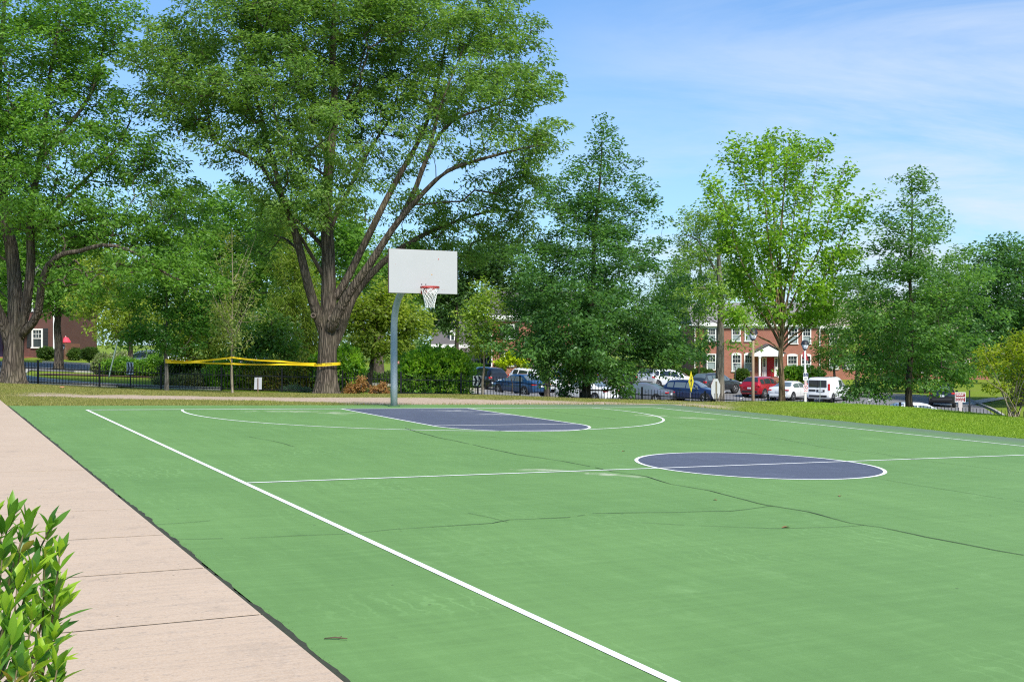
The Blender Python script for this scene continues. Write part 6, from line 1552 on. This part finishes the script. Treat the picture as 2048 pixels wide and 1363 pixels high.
# flag hung at the right window
fl, nt, b = nmat('flag_cloth'); tc = tex(nt); wv = nt.nodes.new('ShaderNodeTexWave'); wv.bands_direction = 'Z'; wv.inputs['Scale'].default_value = 1.9; nt.links.new(tc, wv.inputs['Vector'])
nt.links.new(mixc(nt, rampf(nt, wv.outputs['Fac'], .45, .55), (.42, .02, .03), (.55, .10, .12)), b.inputs['Base Color']); b.inputs['Roughness'].default_value = .8
p = px(1606, 703, 116.3); t = empty('flag', p, 0, 'red flag hanging beside the rightmost arched window of the red door house', 'flag')
MB().tube([Vector((-.2, 1.6, -.5)), Vector((0, 0, .1)), Vector((.05, -.3, .2))], .025, 6).build('flag_pole', trim, t)
mb = MB(); rowsv = []
for i in range(9):
    for j in range(9):
        u, w_ = i / 8, j / 8; rowsv.append(mb.bm.verts.new((-.05 + u * .75 * (.6 + .25 * w_), -.1 + .10 * math.sin(u * 9 + w_ * 2), .1 - w_ * .75 - u * .35)))
for i in range(8):
    for j in range(8): f = mb.bm.faces.new((rowsv[i * 9 + j], rowsv[i * 9 + j + 1], rowsv[i * 9 + j + 10], rowsv[i * 9 + j + 9])); f.smooth = True
mb.build('cloth', fl, t)
# next house in the row, then one further behind
h2, rf2 = house_shell('brick_house', 'brick house beyond the reddish tree right of the red door house', 1642, 757, 122, 11, 9, 5.6, 0, brickA, roofP, 3.0)
for x in (1.4, 3.2, 6.4, 8.8):
    for z in (1.0, 3.6): window(h2, x, z, 1.05, 1.6, 0, (3, 4), False, x > 2)
h3, rf3 = house_shell('brick_house', 'brick house half hidden behind the airy pin oak', 1770, 763, 128, 12, 9, 5.8, 0, brickA, roofP, 3.2)
for x in (1.4, 3.8, 6.4, 9.2):
    for z in (1.0, 3.7): window(h3, x, z, 1.05, 1.6, 0, (3, 4), False, True)
# brick house left of the pin oak
D = 102; s = F0 / D; yb = 757
h4, rf4 = house_shell('brick_house', 'brick end house with one white window behind the lime maple', 984, yb, D, 7.4, 9, 5.6, 0, brickA, roofD, 2.4)
window(h4, (1017.5 - 984) / s, (757 - 733) / s, 19.5 / s, 33 / s, 0, (3, 4), False, True); window(h4, 1.6, 3.6, .95, 1.4, 0, (3, 4), False, True); window(h4, 4.9, 3.6, .95, 1.4, 0); window(h4, 5.6, .9, .95, 1.5, 0)
MB().box((-.02, -.09, 2.6), (.11, .12, 5.2)).build('downspout', trim, h4)
MB().box((6.9, -.8, 2.5), (1.6, 1.6, .25)).box((6.2, -1.45, 1.2), (.16, .16, 2.4)).box((7.6, -1.45, 1.2), (.16, .16, 2.4)).build('porch', trim, h4)
# house with the two bay windows
D = 108; s = F0 / D; yb = 748
h5, rf5 = house_shell('bay_house', 'tan house with two hip roofed bay windows and a small white dormer', 870, yb, D, (985 - 870) / s, 8, (748 - 692) / s, 0, siding, roofD, 2.6)
for x0, x1 in ((893, 928), (934, 963)):
    xc = ((x0 + x1) / 2 - 870) / s; w = (x1 - x0) / s; zt = (748 - 703) / s
    bay = MB().box((xc, -.55, zt / 2 - .2), (w, 1.1, zt + .4)).build('bay', M('bay_wall', (.30, .25, .20), .75), h5)
    mb = MB(); q = [(xc - w / 2 - .15, -1.25, zt), (xc + w / 2 + .15, -1.25, zt), (xc + w / 2 + .15, -.02, zt), (xc - w / 2 - .15, -.02, zt), (xc - w * .12, -.02, zt + .62), (xc + w * .12, -.02, zt + .62)]
    v_ = [mb.bm.verts.new(a) for a in q]
    for f in ((0, 1, 5, 4), (1, 2, 5), (3, 0, 4), (2, 3, 4, 5), (0, 3, 2, 1)): mb.bm.faces.new([v_[i] for i in f])
    mb.build('bay_roof', copper, bay)
    for q in (-.32, .32):
        xw = xc + q * w * .78
        MB().box((xw, -1.105, 1.45), (w * .34, .03, 1.75)).build('pane', paneM, bay)
        MB().box((xw, -1.125, 1.45), (w * .30, .02, .05)).build('sash', trim, bay)
MB().box(((971 - 870) / s, -.03, 1.05), (.85, .08, 2.1)).build('door', M('door_dark', (.05, .04, .035), .5), h5)
window(h5, (978 - 870) / s, 1.0, .6, 1.4, 0, (2, 4))
dm = MB().box(((905 - 870) / s, 1.0, (748 - 673) / s), (.55, 1.4, .95)).poly([((905 - 870) / s - .36, .22, (748 - 673) / s + .47), ((905 - 870) / s + .36, .22, (748 - 673) / s + .47), ((905 - 870) / s, .22, (748 - 673) / s + .85)], 1.6, (0, 1, 0)).build('dormer', trim, rf5)
MB().box(((905 - 870) / s, .29, (748 - 673) / s), (.26, .02, .6)).build('dormer_window', paneM, h5)
# left house behind the shade tree
D = 88; s = F0 / D; yb = 714
h6, rf6 = house_shell('brick_house', 'shade toned brick house with white porch columns behind the left oak', -60, yb, D, (109 + 60) / s, 9, 5.8, 0, brickB, roofD, 2.4)
hx_ = lambda x: (x + 60) / s
window(h6, hx_(75), (714 - 696) / s, 22 / s, 39 / s, 0, (3, 4), False, True, blind=False)
for x in (1.2, 3.6, hx_(75)): window(h6, x, 3.6, .9, 1.5, 0, (3, 4), False, True, blind=False)
MB().box((hx_(109), -.09, 2.9), (.11, .12, 5.6)).build('downspout', trim, h6)
porch = MB().box((hx_(20), -1.1, (714 - 652) / s + .2), (92 / s, 2.2, .42)).build('porch', trim, h6)
for x in (-22, 5.5, 58): MB().lathe([(.15, .0), (.15, .10), (.11, .14), (.095, 2.2), (.14, 2.28), (.14, (714 - 652) / s)], 14, Matrix.Translation((hx_(x), -2.0, 0))).build('column', trim, porch)
MB().box((hx_(22), -1.2, -.15), (90 / s, 2.5, .38)).box((hx_(50), -2.7, -.22), (1.3, .6, .3)).build('step', brickA, porch)
MB().box((hx_(-6), -.04, 1.1), (.95, .08, 2.15)).build('door', M('door_purple', (.06, .03, .08), .5), h6)
# board fence and red umbrella beside it
a, c = gp(120, 87), gp(160, 87.5); t = empty('wooden_fence', a, 0, 'brown board fence below the red umbrella', 'fence'); d = c - a; mb = MB(); n = 17
for k in range(n): mb.box(d * ((k + .5) / n) + Vector((0, 0, .62 + .02 * math.sin(k * 5))), (d.length / n - .012, .025, 1.28))
mb.build('board', M('fence_brown', (.14, .065, .035), .85, 0, .25, 4), t); MB().box(d / 2 + Vector((0, .04, .3)), (d.length, .04, .09)).box(d / 2 + Vector((0, .04, 1.0)), (d.length, .04, .09)).build('rail', M('fence_brown2', (.11, .05, .03), .85), t)
p = gp(131.5, 90); t = empty('patio_umbrella', p, 0, 'bright red patio umbrella above the board fence', 'umbrella'); zt = px(131, 673, 90).z - p.z; zr = px(131, 684, 90).z - p.z
mb = MB(); top = mb.bm.verts.new((0, 0, zt)); ring_ = []
for k in range(16):
    a_ = 2 * math.pi * k / 16; r = .40 if k % 2 == 0 else .385; ring_.append([mb.bm.verts.new((math.cos(a_) * r * .55, math.sin(a_) * r * .55, zt - .10)), mb.bm.verts.new((math.cos(a_) * r, math.sin(a_) * r, zr + .05)), mb.bm.verts.new((math.cos(a_) * r, math.sin(a_) * r, zr - .03))])
for k in range(16):
    A, B = ring_[k], ring_[(k + 1) % 16]; mb.bm.faces.new((top, A[0], B[0])); mb.bm.faces.new((A[0], A[1], B[1], B[0])); mb.bm.faces.new((A[1], A[2], B[2], B[1]))
mb.build('canopy', M('umbrella_red', (.72, .05, .09), .7, 0, .05, 5), t); MB().tube([Vector((0, 0, 0)), Vector((0, 0, zt + .06))], .022, 8).build('pole', trim, t)

# ------------------------------------------------------------------ person by the far lawn
D = 122; p = px(797, 749, D); p.z = G(p.x, p.y)
Hh = 1.22
def person(name, label, loc, rz, H):
    t = empty(name, loc, rz, label, 'person')
    k = H / 1.72
    J = {'pel': (0, 0, .95), 'sp': (0, .01, 1.15), 'ch': (0, .0, 1.36), 'nk': (0, -.01, 1.49), 'hd0': (0, -.02, 1.58), 'hd1': (0, -.02, 1.68),
         'hl': (.09, 0, .92), 'kl': (.10, -.12, .50), 'al': (.10, .04, .08), 'tl': (.10, -.10, .035), 'hr': (-.09, 0, .92), 'kr': (-.10, .02, .50), 'ar': (-.10, .22, .10), 'tr': (-.10, .10, .04),
         'sl': (.18, 0, 1.41), 'el': (.23, .06, 1.14), 'wl': (.22, -.08, .92), 'fl': (.22, -.12, .83), 'sr': (-.18, 0, 1.41), 'er': (-.23, -.02, 1.14), 'wr': (-.22, -.16, .96), 'fr': (-.22, -.21, .88)}
    rr2 = {'pel': .145, 'sp': .125, 'ch': .15, 'nk': .055, 'hd0': .09, 'hd1': .085, 'hl': .095, 'kl': .062, 'al': .042, 'tl': .035, 'hr': .095, 'kr': .062, 'ar': .042, 'tr': .035, 'sl': .062, 'el': .045, 'wl': .03, 'fl': .034, 'sr': .062, 'er': .045, 'wr': .03, 'fr': .034}
    E_ = [('pel', 'sp'), ('sp', 'ch'), ('ch', 'nk'), ('nk', 'hd0'), ('hd0', 'hd1'), ('pel', 'hl'), ('hl', 'kl'), ('kl', 'al'), ('al', 'tl'), ('pel', 'hr'), ('hr', 'kr'), ('kr', 'ar'), ('ar', 'tr'), ('ch', 'sl'), ('sl', 'el'), ('el', 'wl'), ('wl', 'fl'), ('ch', 'sr'), ('sr', 'er'), ('er', 'wr'), ('wr', 'fr')]
    names = list(J); me = bpy.data.meshes.new('body'); me.from_pydata([Vector(J[n_]) * k for n_ in names], [(names.index(a), names.index(b_)) for a, b_ in E_], [])
    o = new_obj('body', me, t)
    md = o.modifiers.new('skin', 'SKIN'); o.modifiers.new('sub', 'SUBSURF').levels = 2
    for i, n_ in enumerate(names): me.skin_vertices[0].data[i].radius = (rr2[n_] * k, rr2[n_] * k); me.skin_vertices[0].data[i].use_root = (n_ == 'pel')
    dg = bpy.context.evaluated_depsgraph_get(); m2 = bpy.data.meshes.new_from_object(o.evaluated_get(dg)); o.modifiers.clear(); o.data = m2
    for mm in (M('skin', (.45, .26, .18), .6), M('shirt_pink', (.55, .20, .20), .85), M('trousers_dark', (.03, .06, .09), .85), plast): m2.materials.append(mm)
    for f in m2.polygons:
        c = f.center / k; f.use_smooth = True
        f.material_index = 3 if c.z < .10 else 2 if c.z < .98 and abs(c.x) < .19 else 1 if (c.z < 1.47 and (abs(c.x) < .19 or c.z > 1.18)) else 0
    MB().ball(Vector((0, .012, 1.70)) * k, .105 * k, 2, (.92, 1.0, .85)).build('hair', M('hair_brown', (.05, .03, .02), .7), t)
    mb = MB()
    for q in (-.032, .032): mb.ball(Vector((q, -.105, 1.63)) * k, .011 * k, 1)
    mb.build('eyes', black, t)
    MB().ball(Vector((0, -.112, 1.595)) * k, .016 * k, 1, (.8, 1, 1.2)).build('nose', M('skin', (.45, .26, .18), .6), t)
    return t
person('person', 'small figure in a pink top and dark trousers walking half hidden by the hoop pole', p, rad(70), Hh)

# ------------------------------------------------------------------ sky, sun, camera
SUN_EL, SUN_AZ = 46, 152          # degrees; azimuth clockwise from +Y
w = bpy.data.worlds.new('World'); S.world = w; w.use_nodes = True; nt = w.node_tree; nt.nodes.clear()
sky = nt.nodes.new('ShaderNodeTexSky'); sky.sky_type = 'NISHITA'; sky.sun_disc = False; sky.sun_elevation = rad(SUN_EL); sky.sun_rotation = rad(SUN_AZ); sky.altitude = 50
sky.air_density = 1.0; sky.dust_density = .4; sky.ozone_density = 2.0
tc = nt.nodes.new('ShaderNodeTexCoord'); sp = nt.nodes.new('ShaderNodeSeparateXYZ'); nt.links.new(tc.outputs['Generated'], sp.inputs[0])
zc = math_(nt, 'ADD', math_(nt, 'MAXIMUM', sp.outputs[2], 0.0), .28)
cb = nt.nodes.new('ShaderNodeCombineXYZ'); nt.links.new(math_(nt, 'DIVIDE', sp.outputs[0], zc), cb.inputs[0]); nt.links.new(math_(nt, 'DIVIDE', sp.outputs[1], zc), cb.inputs[1])
mp = nt.nodes.new('ShaderNodeMapping'); mp.inputs['Rotation'].default_value = (0, 0, rad(-48)); mp.inputs['Scale'].default_value = (.75, 1.9, 1); mp.inputs['Location'].default_value = (1.3, .4, 0); nt.links.new(cb.outputs[0], mp.inputs['Vector'])
c1 = noise(nt, mp.outputs[0], 1.15, 8, .62, .9); c2 = noise(nt, mp.outputs[0], .42, 4, .5, .3)
hor = rampf(nt, sp.outputs[2], .0, .42, 1, 0)
cov = rampf(nt, sp.outputs[0], .02, .34, .10, 1.0)
dens = math_(nt, 'ADD', math_(nt, 'MULTIPLY', math_(nt, 'MULTIPLY', cov, rampf(nt, c1, .35, .64)), math_(nt, 'ADD', .25, math_(nt, 'MULTIPLY', rampf(nt, c2, .32, .62), .80))), math_(nt, 'MULTIPLY', hor, .55), clamp=True)
tint = mixc(nt, 1.0, sky.outputs[0], (.29, .56, .78), 'MULTIPLY')
mixn = mixc(nt, math_(nt, 'MULTIPLY', dens, .9), tint, (3.1, 3.5, 4.05))
bg = nt.nodes.new('ShaderNodeBackground'); bg.inputs['Strength'].default_value = .118; nt.links.new(mixn, bg.inputs['Color'])
ou = nt.nodes.new('ShaderNodeOutputWorld'); nt.links.new(bg.outputs[0], ou.inputs[0])
sl = bpy.data.lights.new('sun', 'SUN'); sl.energy = 2.9; sl.angle = rad(14); sl.color = (1, .95, .86)
so = bpy.data.objects.new('sun', sl); COL.objects.link(so)
az, el = rad(SUN_AZ), rad(SUN_EL); dirv = Vector((math.sin(az) * math.cos(el), math.cos(az) * math.cos(el), math.sin(el)))
so.rotation_euler = (-dirv).to_track_quat('-Z', 'Y').to_euler(); so.location = dirv * 60
cam = bpy.data.cameras.new('camera'); co = bpy.data.objects.new('camera', cam); COL.objects.link(co)
cam.sensor_width = 36; cam.lens = F0 / 2048 * 36; cam.shift_y = (Y0 - 681.5) / 2048; cam.clip_end = 3000; cam.clip_start = .05
co.location = (0, 0, HC); co.rotation_euler = (rad(90), 0, 0); S.camera = co
S.view_settings.view_transform = 'Standard'; S.view_settings.look = 'None'; S.view_settings.gamma = 1; S.view_settings.exposure = 1.1
S.cycles.max_bounces = 6; S.cycles.diffuse_bounces = 3; S.cycles.transmission_bounces = 3; S.cycles.transparent_max_bounces = 4; S.cycles.use_denoising = False; S.cycles.filter_width = 1.15
